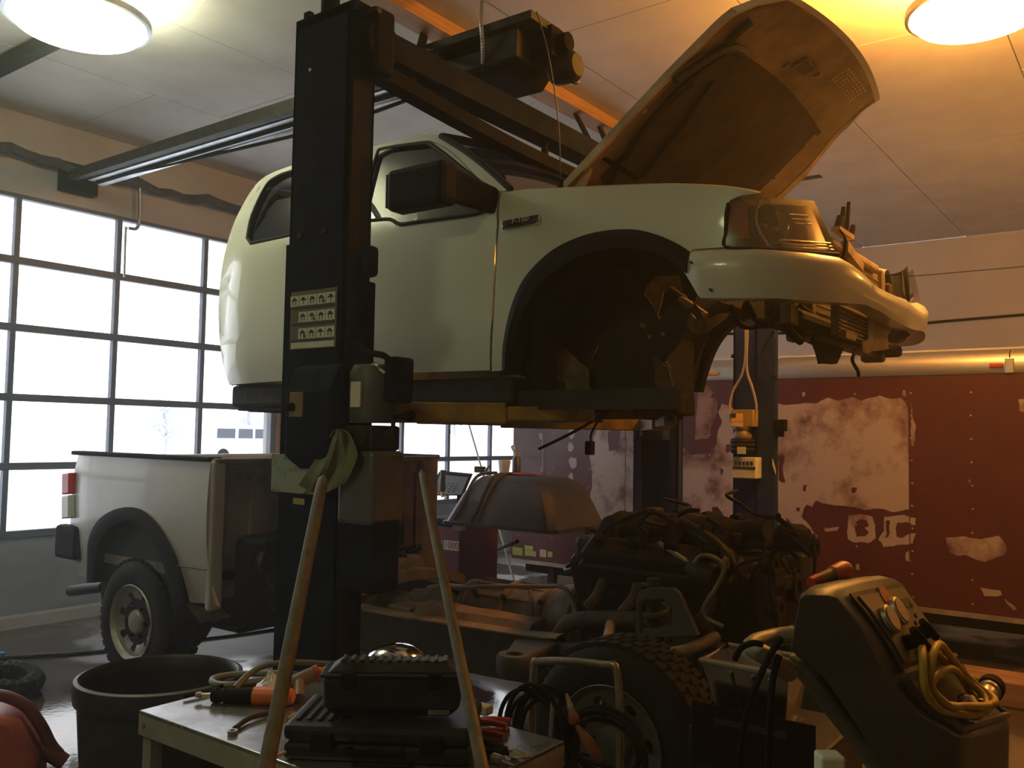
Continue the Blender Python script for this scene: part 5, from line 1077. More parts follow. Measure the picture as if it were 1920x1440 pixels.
for px, py, sz in ((1225, 962, .05), (1180, 990, .05), (1420, 1010, .07), (1440, 1080, .08), (1400, 1140, .09), (1460, 1090, .06), (1410, 990, .06), (1300, 975, .05), (1150, 1030, .08), (1380, 1010, .05)):
    q = ax(px, py, rnd.uniform(3.9, 4.3)); ep('engine_bracket', bx(q-Vector((sz, sz*.8, sz*.6)), q+Vector((sz, sz*.8, sz*.6)), None), rnd.choice(('engine_dark', 'grease', 'dark_steel')), bevel=.012)
ax2 = ax(1492, 1060, 4.2); sm = ep('steering_box', bx(ax2-Vector((.06, .05, .06)), ax2+Vector((.06, .05, .06))), 'engine_grey', bevel=.015); 
# ---- front suspension on the near side
tw = obj('shock_tower', loft(B(), [[(3.50, 1.66, zv), (3.68, 1.66, zv), (3.68, 2.02, zv), (3.50, 2.02, zv)] for zv in (.62, .70)], close=True, caps=True), 'frame_grey', ch, bevel=.02)
bm = poly_holes([(p.y, p.z) for p in (ax(a, b, 3.46) for a, b in ((1194, 1195), (1196, 1118), (1203, 1106), (1222, 1102), (1265, 1103), (1275, 1112), (1310, 1190)))], [[(p.y, p.z) for p in (ax(a, b, 3.46) for a, b in ((1203, 1186), (1200, 1130), (1212, 1121), (1245, 1122), (1262, 1135), (1264, 1165), (1250, 1180)))]])
for v in bm.verts: v.co.x = 3.46
obj('tower_plate', bm, 'frame_grey', tw, solid=.03)
pts = [Vector((3.56+.062*math.cos(a), 1.84+.062*math.sin(a), .52+.045*a/(2*PI)*1.5)) for a in frange(0, 2*PI*6.4, .35)]
obj('coil_spring', tube(B(), pts, .014, 7, 1, smooth=False), 'frame_grey', tw, smooth=True); obj('shock_absorber', cyl(B(), (3.56, 1.84, .44), (3.56, 1.84, .98), .03), 'dark_steel', tw, smooth=True)
obj('upper_arm', tube(B(), [(3.60, 2.08, .74), (3.42, 1.98, .70), (3.34, 1.82, .70), (3.42, 1.64, .72), (3.60, 1.56, .76)], .024, 9, 6), 'dust', ch, smooth=True)
obj('lower_arm', tube(B(), [(3.68, 2.15, .42), (3.42, 1.95, .36), (3.32, 1.80, .33), (3.42, 1.62, .36), (3.68, 1.48, .42)], .034, 9, 6), 'grease', ch, smooth=True)
obj('steering_knuckle', lathe(B(), [(0, 0), (.05, 0), (.07, .1), (.05, .35), (.03, .42), (0, .42)], (3.36, 1.80, .30), n=12), 'rust', ch, smooth=True)
obj('tie_rod', cyl(B(), (3.38, 1.64, .40), (3.95, 1.50, .46), .016), 'dark_steel', ch)
hn = obj('body_mount_arm', loft(B(), [[(3.60, 2.62, .50), (3.60, 2.62, .60), (3.60, 2.36, .62), (3.60, 2.36, .50)], [(3.36, 2.50, .53), (3.36, 2.50, .60), (3.36, 2.36, .60), (3.36, 2.36, .53)]], close=True, caps=True), 'frame_grey', ch, bevel=.015)
obj('mount_cup', lathe(B(), [(.03, .0), (.065, 0), (.085, .03), (.085, .09), (.075, .105), (.04, .105), (.035, .06), (.03, .0)], (3.32, 2.42, .50), n=24), 'frame_grey', hn, smooth=True)
obj('front_horn', bx((3.58, .92, .50), (3.72, 1.3, .62)), 'frame_grey', ch, bevel=.01)

# ================================================================== wheel balancer with a tank shell on it
mat('machine_red', (.12, .012, .016), .42, var=.2, scale=4, coat=.15)
mat('shell_plastic', (.045, .042, .042), .5, var=.35, scale=6, bump=.08, bscale=40)
wb = thing('wheel_balancer', 'red wheel balancer cabinet with dark tilted display behind the bed', 'wheel balancer', (6.1, 4.8, 0))
pA = ax(862, 1010, 5.95); obj('cabinet', bx((5.95, pA.y, 0), (6.5, 5.30, .80)), 'machine_red', wb, bevel=.012)
a = ax(862, 1036, 5.94); c = ax(800, 1010, 5.94); sp = obj('stripe_label', bx((5.94, a.y+.02, a.z), (5.95, c.y, c.z)), mat('stripe_grey', (.10, .10, .12), .5), wb)
for x0, x1 in ((833, 860), (806, 824)):
    p = ax(x1, 1033, 5.935); q = ax(x0, 1013, 5.935); pl = obj('number_plate', bx((5.935, p.y, p.z), (5.94, q.y, q.z)), 'white_label', wb)
    if x0 == 833: text('number', '1000', .085, axes(((5.933), (p.y+q.y)/2, (p.z+q.z)/2), (0, -1, 0), (0, 0, 1)), 'print_red', pl, .001)
obj('cabinet_top', bx((5.92, pA.y-.02, .80), (6.55, 5.35, .86)), 'black_plastic', wb, bevel=.015)
dp = [ax(805, 930, 6.2), ax(868, 930, 6.2), ax(884, 892, 6.2), ax(822, 886, 6.2)]
ds = obj('display', prism(B(), dp, (.05, .02, .02)), 'black_plastic', wb, bevel=.008)
cen = sum(dp, Vector())/4; obj('display_face', prism(B(), [cen+(p-cen)*.86+Vector((-.004, 0, 0)) for p in dp], (.003, 0, 0)), mat('display_grey', (.10, .10, .115), .4), ds)
kb = B()
for i in range(4):
    for j in range(4): p = dp[3].lerp(dp[2], .3+.14*i).lerp(dp[0].lerp(dp[1], .2+.14*i), .42+.12*j); box(kb, p+Vector((-.010, -.012, -.006)), p+Vector((-.004, .012, .006)))
obj('display_buttons', kb, 'stripe_grey', ds, kind='stuff'); hz = dp[3].lerp(dp[0], .18); obj('display_strip', prism(B(), [dp[3].lerp(dp[0], a).lerp(dp[2].lerp(dp[1], a), t)+Vector((-.006, 0, 0)) for a, t in ((.12, .12), (.12, .88), (.24, .88), (.24, .12))], (.002, 0, 0)), 'stripe_grey', ds)
obj('display_post', cyl(B(), (6.25, 5.2, .85), (6.25, 5.2, 1.05), .03), 'black_plastic', wb)
obj('prop_leg', cyl(B(), ax(970, 1015, 5.75), az(930, 1092, .0)+Vector((0, 0, .35)), .016), 'black_steel', wb)
# shell: ribbed tapered plastic tub, upside down
sh = thing('tank_shell', 'dark grey ribbed plastic shell resting upside down on the red balancer', 'plastic shell', (5.9, 4.4, .86))
sx0, sx1 = 5.45, 6.25
bl = ax(828, 1000, sx0); br = ax(1036, 1004, sx0); tl_ = ax(880, 893, sx0+.12); tr_ = ax(1000, 897, sx0+.12); zb = .90; zt = 1.27
def shell_row(z, y0, y1, xa, xb, r=.06): return [(xa, y0-r, z), (xa, y1+r, z), (xa+r, y1, z), (xb-r, y1, z), (xb, y1+r, z), (xb, y0-r, z), (xb-r, y0, z), (xa+r, y0, z)]
yl, yr = bl.y, br.y
rws = [shell_row(zb, yl, yr, sx0, sx1), shell_row(zb+.10, yl-.05, yr+.04, sx0+.03, sx1-.03), shell_row(zb+.22, yl-.11, yr+.09, sx0+.07, sx1-.07), shell_row(zb+.33, yl-.19, yr+.17, sx0+.12, sx1-.12), shell_row(zb+.37, yl-.24, yr+.24, sx0+.17, sx1-.17), shell_row(zb+.38, yl-.34, yr+.34, sx0+.25, sx1-.25)]
bm = B(); loft(bm, rws, close=True); bm.verts.ensure_lookup_table(); bm.faces.new(bm.verts[-8:]); body = obj('shell_body', bm, 'shell_plastic', sh, bevel=.012, smooth=True)
obj('shell_flange', loft(B(), [shell_row(zb-.02, yl+.02, yr-.02, sx0-.02, sx1+.02), shell_row(zb+.004, yl+.02, yr-.02, sx0-.02, sx1+.02), shell_row(zb+.004, yl-.01, yr+.01, sx0+.01, sx1-.01)], close=True), 'shell_plastic', sh, solid=.006)
for yk in (.12, .30, .36):
    y = yl-.08-yk*.9; obj('shell_rib', tube(B(), [(sx0-.004, y+.06, zb+.02), (sx0+.03-.008, y+.02, zb+.10), (sx0+.07-.008, y-.01, zb+.22), (sx0+.12-.008, y-.04, zb+.33), (sx0+.2, y-.05, zb+.382), (sx0+.4, y-.05, zb+.388)], .014, 6, 4), 'shell_plastic', sh, smooth=True)
a = ax(851, 993, sx0+.01); c = ax(870, 979, sx0+.01); obj('sticker', bx((sx0-.004, c.y, a.z), (sx0+.03, a.y, c.z)), 'white_label', sh)
# things on the shell
def can(name, lab, cat, px, py0, py1, r, m, capm, X=5.85):
    b0 = ax(px, py1, X); t0 = ax(px, py0, X); h = t0.z-1.282; t = thing(name, lab, cat, (X, b0.y, 1.282))
    obj('body', lathe(B(), [(0, 0), (r, 0), (r, h*.72), (r*.55, h*.82), (0, h*.82)], (X, b0.y, 1.282), n=18), m, t, smooth=True); obj('cap', lathe(B(), [(r*.6, h*.72), (r*.6, h*.95), (r*.5, h), (0, h)], (X, b0.y, 1.282), n=14), capm, t, smooth=True); return t
sc_ = can('spray_can', 'dark spray can standing on the plastic shell by the trailer', 'spray can', 968, 848, 886, .035, mat('can_dark', (.05, .05, .05), .35, metal=.4), mat('can_cap', (.45, .32, .15), .5))
b0 = ax(944, 886, 5.9); cu = obj('plastic_cup', lathe(B(), [(0, 0), (.04, 0), (.055, .11), (.053, .11), (.038, .006), (0, .006)], (5.95, b0.y+.03, 1.282), n=20), mat('cup_white', (.7, .7, .7), .4), smooth=True); tag(cu, 'white plastic cup beside the spray can on the shell', 'cup')
b0 = ax(907, 886, 5.85); tg = thing('air_fitting', 'small brass air fitting on top of the plastic shell', 'fitting', (5.85, b0.y, 1.282))
obj('block', bx((5.83, b0.y-.0, 1.282), (5.88, b0.y+.09, 1.335)), 'dark_steel', tg, bevel=.006); obj('nozzle', cyl(B(), (5.85, b0.y-.02, 1.30), (5.85, b0.y-.06, 1.35), .014, .008), mat('brass', (.35, .22, .08), .4, metal=.7), tg)
rg2 = ax(965, 889, 5.75); tag(obj('red_rag', loft(B(), [[(5.72+.06*i, rg2.y+.12-.05*j, 1.296+.006*math.sin(i*2+j*1.3)) for j in range(7)] for i in range(4)]), mat('rag_red', (.5, .06, .03), .85), smooth=True, solid=.006), 'red rag spread on the dark plastic shell', 'rag')
tag(obj('leaning_stick', cyl(B(), ay(876, 785, 7.2), (lambda a, c: a+(c-a)*(a.z/(a.z-c.z)))(ay(876, 785, 7.2), ay(904, 882, 6.5)), .012, n=8), mat('stick', (.28, .27, .2), .7)), 'thin pale stick leaning before the second overhead door', 'stick')
can('bottle', 'small dark bottle standing on the balancer cabinet', 'bottle', 829, 932, 955, .025, 'can_dark', 'can_cap', 6.0)
q = bpy.data.objects['bottle']; 
# ================================================================== foreground
mat('bin_plastic', (.018, .0175, .017), .5, var=.3, scale=5, bump=.08, bscale=50)
mat('cardboard', (.28, .15, .08), .85, var=.25, scale=6)
mat('cart_steel', (.42, .42, .44), .26, metal=.85, col2=(.24, .23, .23), scale=5)
mat('cart_paint', (.30, .29, .27), .5, var=.3, scale=7)
mat('case_black', (.011, .011, .012), .45, bump=.1, bscale=120, spec=.3)
mat('orange_rubber', (.62, .12, .02), .45, var=.25, scale=12)
mat('handle_wood', (.095, .066, .038), .65, col2=(.055, .038, .022), scale=4, stretch=(7, 7, .5))
mat('hose_grey', (.16, .16, .14), .5); mat('red_grip', (.28, .02, .015), .45); mat('worn_steel', (.42, .38, .32), .35, metal=.8, var=.4, scale=12)
# ---- open bin
bc = Vector((1.95, 3.07, 0)); bn = thing('trash_bin', 'open black plastic bin standing beside the metal cart', 'bin', bc)
obj('bin_body', lathe(B(), [(0, .0), (.235, 0), (.24, .02), (.285, .62), (.285, .64), (.275, .64), (.23, .03), (0, .03)], bc, n=48), 'bin_plastic', bn, smooth=True)
obj('bin_rim', lathe(B(), [(.283, .60), (.297, .605), (.303, .655), (.297, .68), (.283, .685), (.274, .675), (.272, .62)], bc, n=48), 'bin_plastic', bn, smooth=True)
cbx = thing('cardboard_scrap', 'brown cardboard scrap standing inside the black bin', 'cardboard', (1.95, 3.1, .03))
obj('sheet', prism(B(), [(1.86, 3.14, .035), (2.06, 3.04, .035), (2.09, 3.02, .46), (1.92, 3.11, .56)], (.01, .02, 0)), 'cardboard', cbx); obj('flap', prism(B(), [(2.06, 3.04, .04), (2.13, 3.10, .04), (2.15, 3.09, .42), (2.09, 3.02, .46)], (-.008, .01, 0)), 'cardboard', cbx)
# ---- metal cart
TZ = .70; tx0, tx1, ty0, ty1 = 1.625, 2.255, 1.455, 2.67
ct = thing('metal_cart', 'low grey steel work cart covered with tools in the foreground', 'cart', (1.94, 2.06, 0))
obj('cart_top', bx((tx0, ty0, TZ-.012), (tx1, ty1, TZ)), 'cart_steel', ct, bevel=.003)
for a, b_ in (((tx0, ty0, TZ-.075), (tx0+.006, ty1, TZ-.012)), ((tx1-.006, ty0, TZ-.075), (tx1, ty1, TZ-.012)), ((tx0+.006, ty0, TZ-.075), (tx1-.006, ty0+.006, TZ-.012)), ((tx0+.006, ty1-.006, TZ-.075), (tx1-.006, ty1, TZ-.012))): obj('apron', bx(a, b_), 'cart_paint', ct)
for x in (tx0+.01, tx1-.055):
    for y in (ty0+.01, ty1-.055): lg = obj('leg', bx((x, y, .06), (x+.045, y+.045, TZ-.012)), 'cart_paint', ct, bevel=.004); obj('caster', lathe(B(), [(0, 0), (.03, 0), (.03, .03), (0, .03)], (x+.008, y+.022, .03), (1, 0, 0), 14), 'rubber', lg)
obj('lower_shelf', bx((tx0+.02, ty0+.02, .18), (tx1-.02, ty1-.02, .195)), 'cart_paint', ct)
obj('corner_rivet', cyl(B(), (tx0-.001, ty1-.03, TZ-.04), (tx0-.005, ty1-.03, TZ-.04), .008), 'worn_steel', ct)
# ---- two black cases stacked on the cart
def oframe(px, dep):            # frame facing the photographer: x right, y away, z up
    p = adep(px, 1300, dep); fx = Vector((CR.x, CR.y, 0)).normalized(); fy = Vector((-fx.y, fx.x, 0)); return Matrix(((fx.x, fy.x, 0, p.x), (fx.y, fy.y, 0, p.y), (0, 0, 1, 0), (0, 0, 0, 1)))
M1 = oframe(708, 2.42) @ Matrix.Rotation(-.06, 4, 'Z')
lc = thing('tool_case', 'wide black tool case lying flat under the other case', 'tool case', M1 @ Vector((0, .15, TZ)), 'black tool cases stacked on the cart')
obj('case_base', bx((-.26, 0, TZ+.002), (.26, .30, TZ+.05), M1), 'case_black', lc, bevel=.012); lid = obj('case_lid', bx((-.262, -.003, TZ+.052), (.262, .302, TZ+.10), M1), 'case_black', lc, bevel=.018)
for k in range(5):
    obj('lid_rib', bx((-.235+k*.030, .03, TZ+.099), (-.221+k*.030, .25, TZ+.107), M1), 'case_black', lid, bevel=.004)
for x in (-.15, .15): obj('latch', bx((x-.03, -.014, TZ+.03), (x+.03, -.002, TZ+.08), M1), 'black_plastic', lc, bevel=.004)
obj('case_handle', tube(B(), [M1 @ Vector(v) for v in ((-.07, -.004, TZ+.04), (-.07, -.035, TZ+.04), (.07, -.035, TZ+.04), (.07, -.004, TZ+.04))], .009, 8, 3), 'black_plastic', lc, smooth=True)
Z2 = TZ+.108; M2 = oframe(735, 2.46) @ Matrix.Rotation(.03, 4, 'Z')
uc = thing('tool_case', 'upper black tool case with ribbed lid on top of the stack', 'tool case', M2 @ Vector((0, .14, Z2)), 'black tool cases stacked on the cart')
obj('case_base', loft(B(), [[M2 @ Vector(v) for v in ((-.16, .02, Z2), (.16, .02, Z2), (.16, .12, Z2), (-.16, .12, Z2))], [M2 @ Vector(v) for v in ((-.19, 0, Z2+.03), (.19, 0, Z2+.03), (.19, .14, Z2+.03), (-.19, .14, Z2+.03))], [M2 @ Vector(v) for v in ((-.195, -.002, Z2+.115), (.195, -.002, Z2+.115), (.195, .142, Z2+.115), (-.195, .142, Z2+.115))]], close=True, caps=True), 'case_black', uc, bevel=.014)
obj('case_flange', bx((-.20, -.008, Z2+.113), (.20, .148, Z2+.122), M2), 'case_black', uc, bevel=.003)
lid = obj('case_lid', loft(B(), [[M2 @ Vector(v) for v in ((-.185, .004, Z2+.122), (.185, .004, Z2+.122), (.185, .136, Z2+.122), (-.185, .136, Z2+.122))], [M2 @ Vector(v) for v in ((-.150, .03, Z2+.150), (.150, .03, Z2+.150), (.150, .09, Z2+.150), (-.150, .09, Z2+.150))]], close=True, caps=True), 'case_black', uc, bevel=.008)
for k in range(12): obj('lid_rib', bx((-.148+k*.026, .028, Z2+.148), (-.136+k*.026, .088, Z2+.156), M2), 'shell_plastic', lid, bevel=.003)
for x in (-.12, .12): obj('latch', bx((x-.02, -.018, Z2+.085), (x+.02, -.004, Z2+.13), M2), 'black_plastic', uc, bevel=.004)
obj('case_label', bx((.10, -.006, Z2+.012), (.16, -.003, Z2+.026), M2 @ Matrix.Translation((0, .008, .0))), mat('case_tag', (.13, .12, .10), .6), uc)
# silver dome behind the case
q = adep(742, 1228, 2.86); dm = thing('silver_dome', 'shiny silver reflector dome standing behind the upper black case', 'reflector', (q.x, q.y, TZ))
obj('dome', lathe(B(), [(.105, -.04), (.1, -.015), (.085, .01), (.055, .028), (.02, .036), (0, .037)], (q.x, q.y, q.z), n=28), 'chrome', dm, smooth=True); obj('dome_stand', lathe(B(), [(0, 0), (.09, 0), (.09, .012), (.03, .03), (.03, q.z-.04-TZ), (.1, q.z-.035-TZ), (0, q.z-.03-TZ)], (q.x, q.y, TZ), n=24), 'black_plastic', dm, smooth=True)
# ---- tools on the cart (lying tools are lathed along their own axis)
def on_table(px, py, h=0.): return az(px, py, TZ+h)
def lathe_between(bm, p0, p1, prof, n=18):
    p0 = Vector(p0); p1 = Vector(p1); L = (p1-p0).length; return lathe(bm, [(r, t*L) for t, r in prof], p0, p1-p0, n)
a = on_table(367, 1303, .022); c = on_table(555, 1306, .03)
dg = thing('die_grinder', 'black and orange air tool lying on the left end of the cart', 'air tool', (a+c)/2)
obj('bit', lathe_between(B(), a, a.lerp(c, .18), [(0, .0), (0, .008), (.3, .012), (.35, .007), (1, .008), (1, 0)]), 'worn_steel', dg, smooth=True)
obj('body', lathe_between(B(), a.lerp(c, .17), a.lerp(c, .62), [(0, 0), (0, .022), (.1, .027), (.16, .022), (.24, .022), (.3, .028), (.38, .023), (.5, .026), (1, .026), (1, 0)]), 'black_plastic', dg, smooth=True)
obj('grip', lathe_between(B(), a.lerp(c, .57), c, [(0, .02), (.04, .030), (.5, .029), (.82, .030), (.94, .022), (1, 0)]), 'orange_rubber', dg, smooth=True)
a = on_table(528, 1290, .04); c = on_table(592, 1262, .07)
t2 = thing('impact_wrench', 'grey air wrench with red collar beside the upright case', 'air tool', (a+c)/2)
obj('body', lathe_between(B(), a, c, [(0, 0), (0, .022), (.8, .026), (1, .024), (1, 0)]), mat('tool_grey', (.10, .07, .055), .5), t2, smooth=True); obj('collar', lathe_between(B(), a.lerp(c, .94), a.lerp(c, 1.06), [(0, 0), (0, .027), (1, .027), (1, 0)]), 'red_grip', t2, smooth=True)
obj('anvil', lathe_between(B(), a.lerp(c, 1.05), a.lerp(c, 1.6), [(0, 0), (0, .014), (.2, .014), (.25, .009), (1, .008), (1, 0)]), 'brass', t2, smooth=True); obj('pistol_grip', lathe_between(B(), a.lerp(c, .5), on_table(560, 1310, .02), [(0, .02), (1, .02), (1, 0)]), 'tool_grey', t2)
a = on_table(540, 1352, .012); c = on_table(590, 1318, .014); tag(obj('brass_rod', lathe_between(B(), a, c, [(0, 0), (0, .010), (.3, .011), (.35, .008), (1, .006), (1, 0)]), 'brass', smooth=True), 'brass rod with a dark end lying in front of the air wrench', 'rod')
wr_ = thing('ring_wrench', 'dark ring wrench lying near the front edge of the cart', 'wrench', on_table(475, 1350, .006))
obj('shank', tube(B(), [on_table(440, 1366, .008), on_table(470, 1346, .012), on_table(520, 1334, .01)], .008, 8, 6), 'dark_steel', wr_, smooth=True); qq = on_table(436, 1372, .008); obj('ring', lathe(B(), [(.008, -.005), (.015, -.005), (.015, .005), (.008, .005), (.008, -.005)], qq, n=18), 'worn_steel', wr_)
def hose(name, lab, pts, r, m, h=.012, cat='hose'):
    return tag(obj(name, tube(B(), [on_table(x, y, h+dz) for x, y, dz in pts], r, 8, 7), m, smooth=True), lab, cat)
hose('air_hose', 'grey rubber hose looped on the far end of the cart', [(520, 1262, .0), (450, 1264, 0), (405, 1270, 0), (400, 1280, .0), (430, 1284, 0), (500, 1276, 0), (560, 1278, 0)], .012, 'hose_grey')
hose('air_hose', 'brown hose arching over the clutter towards the upright case', [(440, 1290, .0), (470, 1262, .03), (505, 1246, .05), (560, 1242, .05), (630, 1246, .03)], .011, mat('hose_brown', (.10, .085, .05), .5))
hose('air_hose', 'thin black lead running behind the orange tool', [(345, 1306, .0), (390, 1296, .0), (430, 1280, 0), (460, 1275, 0)], .007, 'black_plastic')
bg = on_table(508, 1285, .03); tag(obj('clear_bag', loft(B(), [[bg+Vector((.05*math.cos(a)*r_, .05*math.sin(a)*r_, .05*(1-r_)+.012*noise.noise(Vector((a*2, r_*5, 1))))) for a in frange(0, 6.28, .42)] for r_ in (1, .8, .55, .3, .05)], close=True), mat('bag_plastic', (.5, .5, .5), .25, var=.3)), 'crumpled shiny plastic bag behind the orange tool', 'bag')
qq = on_table(568, 1358, .01); tag(obj('brass_cup', lathe(B(), [(0, 0), (.035, 0), (.045, .02), (.042, .022), (.033, .004), (0, .004)], qq-Vector((0, 0, .01)), n=22), 'brass', smooth=True), 'shallow brass lid lying beside the lower case', 'lid')
def pliers(name, lab, p_pivot, p_a, p_b, p_j, m, r=.011):
    t = thing(name, lab, 'pliers', p_pivot)
    obj('handle', tube(B(), [p_pivot, p_pivot.lerp(p_a, .5)+Vector((0, 0, .004)), p_a], r, 8, 5), m, t, smooth=True); obj('handle', tube(B(), [p_pivot, p_pivot.lerp(p_b, .5)+Vector((0, 0, .004)), p_b], r, 8, 5), m, t, smooth=True)
    obj('jaw', lathe_between(B(), p_pivot, p_j, [(0, 0), (0, .014), (.3, .013), (1, .004), (1, 0)], 10), 'worn_steel', t); obj('pivot', cyl(B(), p_pivot-Vector((0, 0, .01)), p_pivot+Vector((0, 0, .012)), .012, n=10), 'worn_steel', t); return t
pliers('pliers', 'red handled pliers lying right of the black cases', on_table(892, 1352, .014), on_table(956, 1352, .014), on_table(950, 1362, .014), on_table(878, 1344, .014), 'red_grip')
pliers('pliers', 'red handled pliers lying closest to the black case, below another pair', on_table(896, 1374, .014), on_table(945, 1380, .014), on_table(942, 1370, .014), on_table(884, 1368, .014), 'red_grip', .009)
pliers('pliers', 'black locking pliers pointing at the right corner of the cart', on_table(960, 1412, .014), on_table(905, 1392, .014), on_table(912, 1410, .014), on_table(992, 1420, .014), 'black_plastic', .010)
qq = on_table(905, 1338, .0); tag(obj('white_block', bx(qq+Vector((-.02, -.03, 0)), qq+Vector((.02, .03, .03))), mat('cream_block', (.42, .38, .28), .6), bevel=.006), 'cream plastic block lying behind the red pliers', 'block')
pk = on_table(905, 1385, 0.); tag(obj('screwdriver', lathe_between(B(), on_table(925, 1420, .014), on_table(965, 1436, .012), [(0, 0), (0, .013), (.4, .014), (.45, .006), (1, .004), (1, 0)], 10), 'worn_steel', smooth=True), 'steel screwdriver lying beside the black locking pliers', 'screwdriver')
# ---- two long wooden handles
def pole(lab, p0, p1, r0, r1):
    d = (p1-p0); k = (0-p1.z)/d.z; foot = p1+d*k; t = thing('broomstick', lab, 'broomstick', foot, 'long wooden broomsticks'); L = (p0-foot).length
    obj('shaft', lathe_between(B(), foot, p0, [(0, r1), (.96, r0), (.99, r0*.85), (1, 0)], 16), 'handle_wood', t, smooth=True); obj('ferrule', lathe_between(B(), foot, foot.lerp(p0, .05), [(0, 0), (0, r1*1.15), (1, r1*1.15), (1, 0)], 16), 'dark_steel', t, smooth=True)
pole('long wooden broomstick leaning left of the stacked cases', adep(607, 890, 2.70), adep(503, 1420, 2.02), .018, .022)
pole('long wooden broomstick leaning right of the stacked cases', adep(790, 880, 2.85), adep(900, 1420, 1.98), .013, .019)
tag(obj('yellow_wire', tube(B(), [adep(487, 1440, 2.1), adep(498, 1428, 2.12), adep(515, 1420, 2.15), adep(535, 1410, 2.2)], .004, 6, 5), mat('wire_tan', (.4, .26, .1), .5)), 'bent tan wire sticking up beside the left wooden broomstick', 'wire')
# ---- hand truck frame with cables, in front of the front wheel
HX = 2.52
ht = thing('hand_truck', 'bent steel tube frame standing before the front wheel', 'hand truck', (HX, 1.58, 0))
L0 = ax(998, 1440, HX); L1 = ax(1000, 1262, HX); T0 = ax(1018, 1240, HX); T1 = ax(1130, 1245, HX); R1 = ax(1158, 1268, HX); R0 = ax(1162, 1440, HX)
obj('tube_frame', tube(B(), [Vector((HX, L0.y, .05)), L0, L1, T0, T1, R1, R0, Vector((HX, R0.y, .05))], .0125, 10, 6), mat('tube_worn', (.34, .30, .23), .35, metal=.7, var=.35, scale=9), ht, smooth=True)
for z in (.30, .55): obj('cross_bar', cyl(B(), (HX, L0.y, z), (HX, R0.y, z), .01), 'dark_steel', ht)
obj('toe_plate', bx((HX-.22, R0.y, .0), (HX, L0.y, .008)), 'dark_steel', ht); 
for y in (L0.y+.03, R0.y-.05): obj('wheel', lathe(B(), [(0, 0), (.10, 0), (.11, .01), (.11, .035), (.1, .045), (0, .045)], (HX+.1, y-.02, .11), (0, 1, 0), 24), 'rubber', ht, smooth=True)
jc = thing('jumper_cable', 'black jumper cable coil with orange clamps hung on the tube frame', 'cable', (HX-.05, 1.55, .45))
rnd = random.Random(4)
for k in range(6):
    cy_, cz_ = 1.70+rnd.uniform(-.03, .03), .62+rnd.uniform(-.03, .02); ry, rz_ = .10+rnd.uniform(-.02, .03), .14+rnd.uniform(-.02, .03)
    obj('cable_loop', tube(B(), [(HX-.03-.012*k, cy_+ry*math.cos(a), cz_+rz_*math.sin(a)) for a in frange(0, 6.28, .7)], .008, 7, 4, closed=True), 'black_plastic', jc, smooth=True)
for k in range(4):
    cy_, cz_ = 1.44+rnd.uniform(-.02, .02), .64+rnd.uniform(-.03, .02)
    obj('cable_loop', tube(B(), [(HX-.03-.012*k, cy_+(.12+.01*k)*math.cos(a), cz_+(.09+.012*k)*math.sin(a)) for a in frange(0, 6.28, .7)], .008, 7, 4, closed=True), 'black_plastic', jc, smooth=True)
mat('clamp_orange', (.22, .06, .025), .5)
for p, q in (((1078, 1355), (1125, 1425)), ((1068, 1330), (1082, 1360))):
    obj('clamp', lathe_between(B(), ax(*p, HX-.08), ax(*q, HX-.08), [(0, .006), (.3, .014), (.6, .022), (.85, .018), (1, .004)], 10), 'clamp_orange', jc, smooth=True)
obj('clamp_jaw', lathe_between(B(), ax(1062, 1300, HX-.08), ax(1076, 1350, HX-.08), [(0, .004), (.5, .012), (1, .01)], 8), 'worn_steel', jc); obj('clamp_jaw', lathe_between(B(), ax(1040, 1310, HX-.08), ax(1034, 1380, HX-.08), [(0, .012), (.5, .012), (1, .01)], 8), 'worn_steel', jc)
# ---- polished bin on a dark chest
BX = 2.62
cp0 = [ax(1315, 1238, BX), ax(1478, 1246, BX), ax(1464, 1352, BX), ax(1346, 1356, BX)]
pb = thing('polished_bin', 'polished metal bin with flared sides on a dark chest', 'bin', (BX, sum(p.y for p in cp0)/4, cp0[3].z))
W_ = Vector((.24, .06, 0)); zt_ = cp0[0].z; zb_ = cp0[3].z
obj('bin_walls', loft(B(), [[(BX+.03, cp0[3].y, zb_), (BX+.03, cp0[2].y, zb_), (BX+.21, cp0[2].y+.02, zb_), (BX+.21, cp0[3].y+.02, zb_)], [(BX, cp0[0].y, zt_), (BX, cp0[1].y, zt_), (BX+.25, cp0[1].y+.02, zt_), (BX+.25, cp0[0].y+.02, zt_)]], close=True), mat('polished', (.46, .44, .41), .20, metal=1, var=.3, scale=4), pb, solid=.006, bevel=.006)
obj('bin_bottom', bx((BX+.03, cp0[2].y, zb_), (BX+.21, cp0[3].y, zb_+.006)), 'polished', pb)
rim = [(BX, cp0[0].y, zt_), (BX, cp0[1].y, zt_), (BX+.25, cp0[1].y+.02, zt_), (BX+.25, cp0[0].y+.02, zt_)]; obj('bin_rim', tube(B(), rim, .010, 8, 3, closed=True, smooth=False), 'worn_steel', pb, smooth=True)
for k in (.35, .6, .8): a = Vector(rim[0]).lerp(Vector(rim[1]), k); b_ = cp0[3].lerp(cp0[2], k); obj('bin_rib', tube(B(), [a+Vector((-.004, 0, -.02)), Vector((BX+.026, b_.y, zb_+.02))], .006, 6, 2), 'polished', pb, smooth=True)
dc = thing('tool_chest', 'low black tool chest carrying the polished bin', 'tool chest', (BX+.1, .85, 0))
obj('chest_body', bx((BX-.06, cp0[1].y-.12, 0.03), (BX+.34, cp0[0].y+.02, zb_-.004)), 'case_black', dc, bevel=.012)
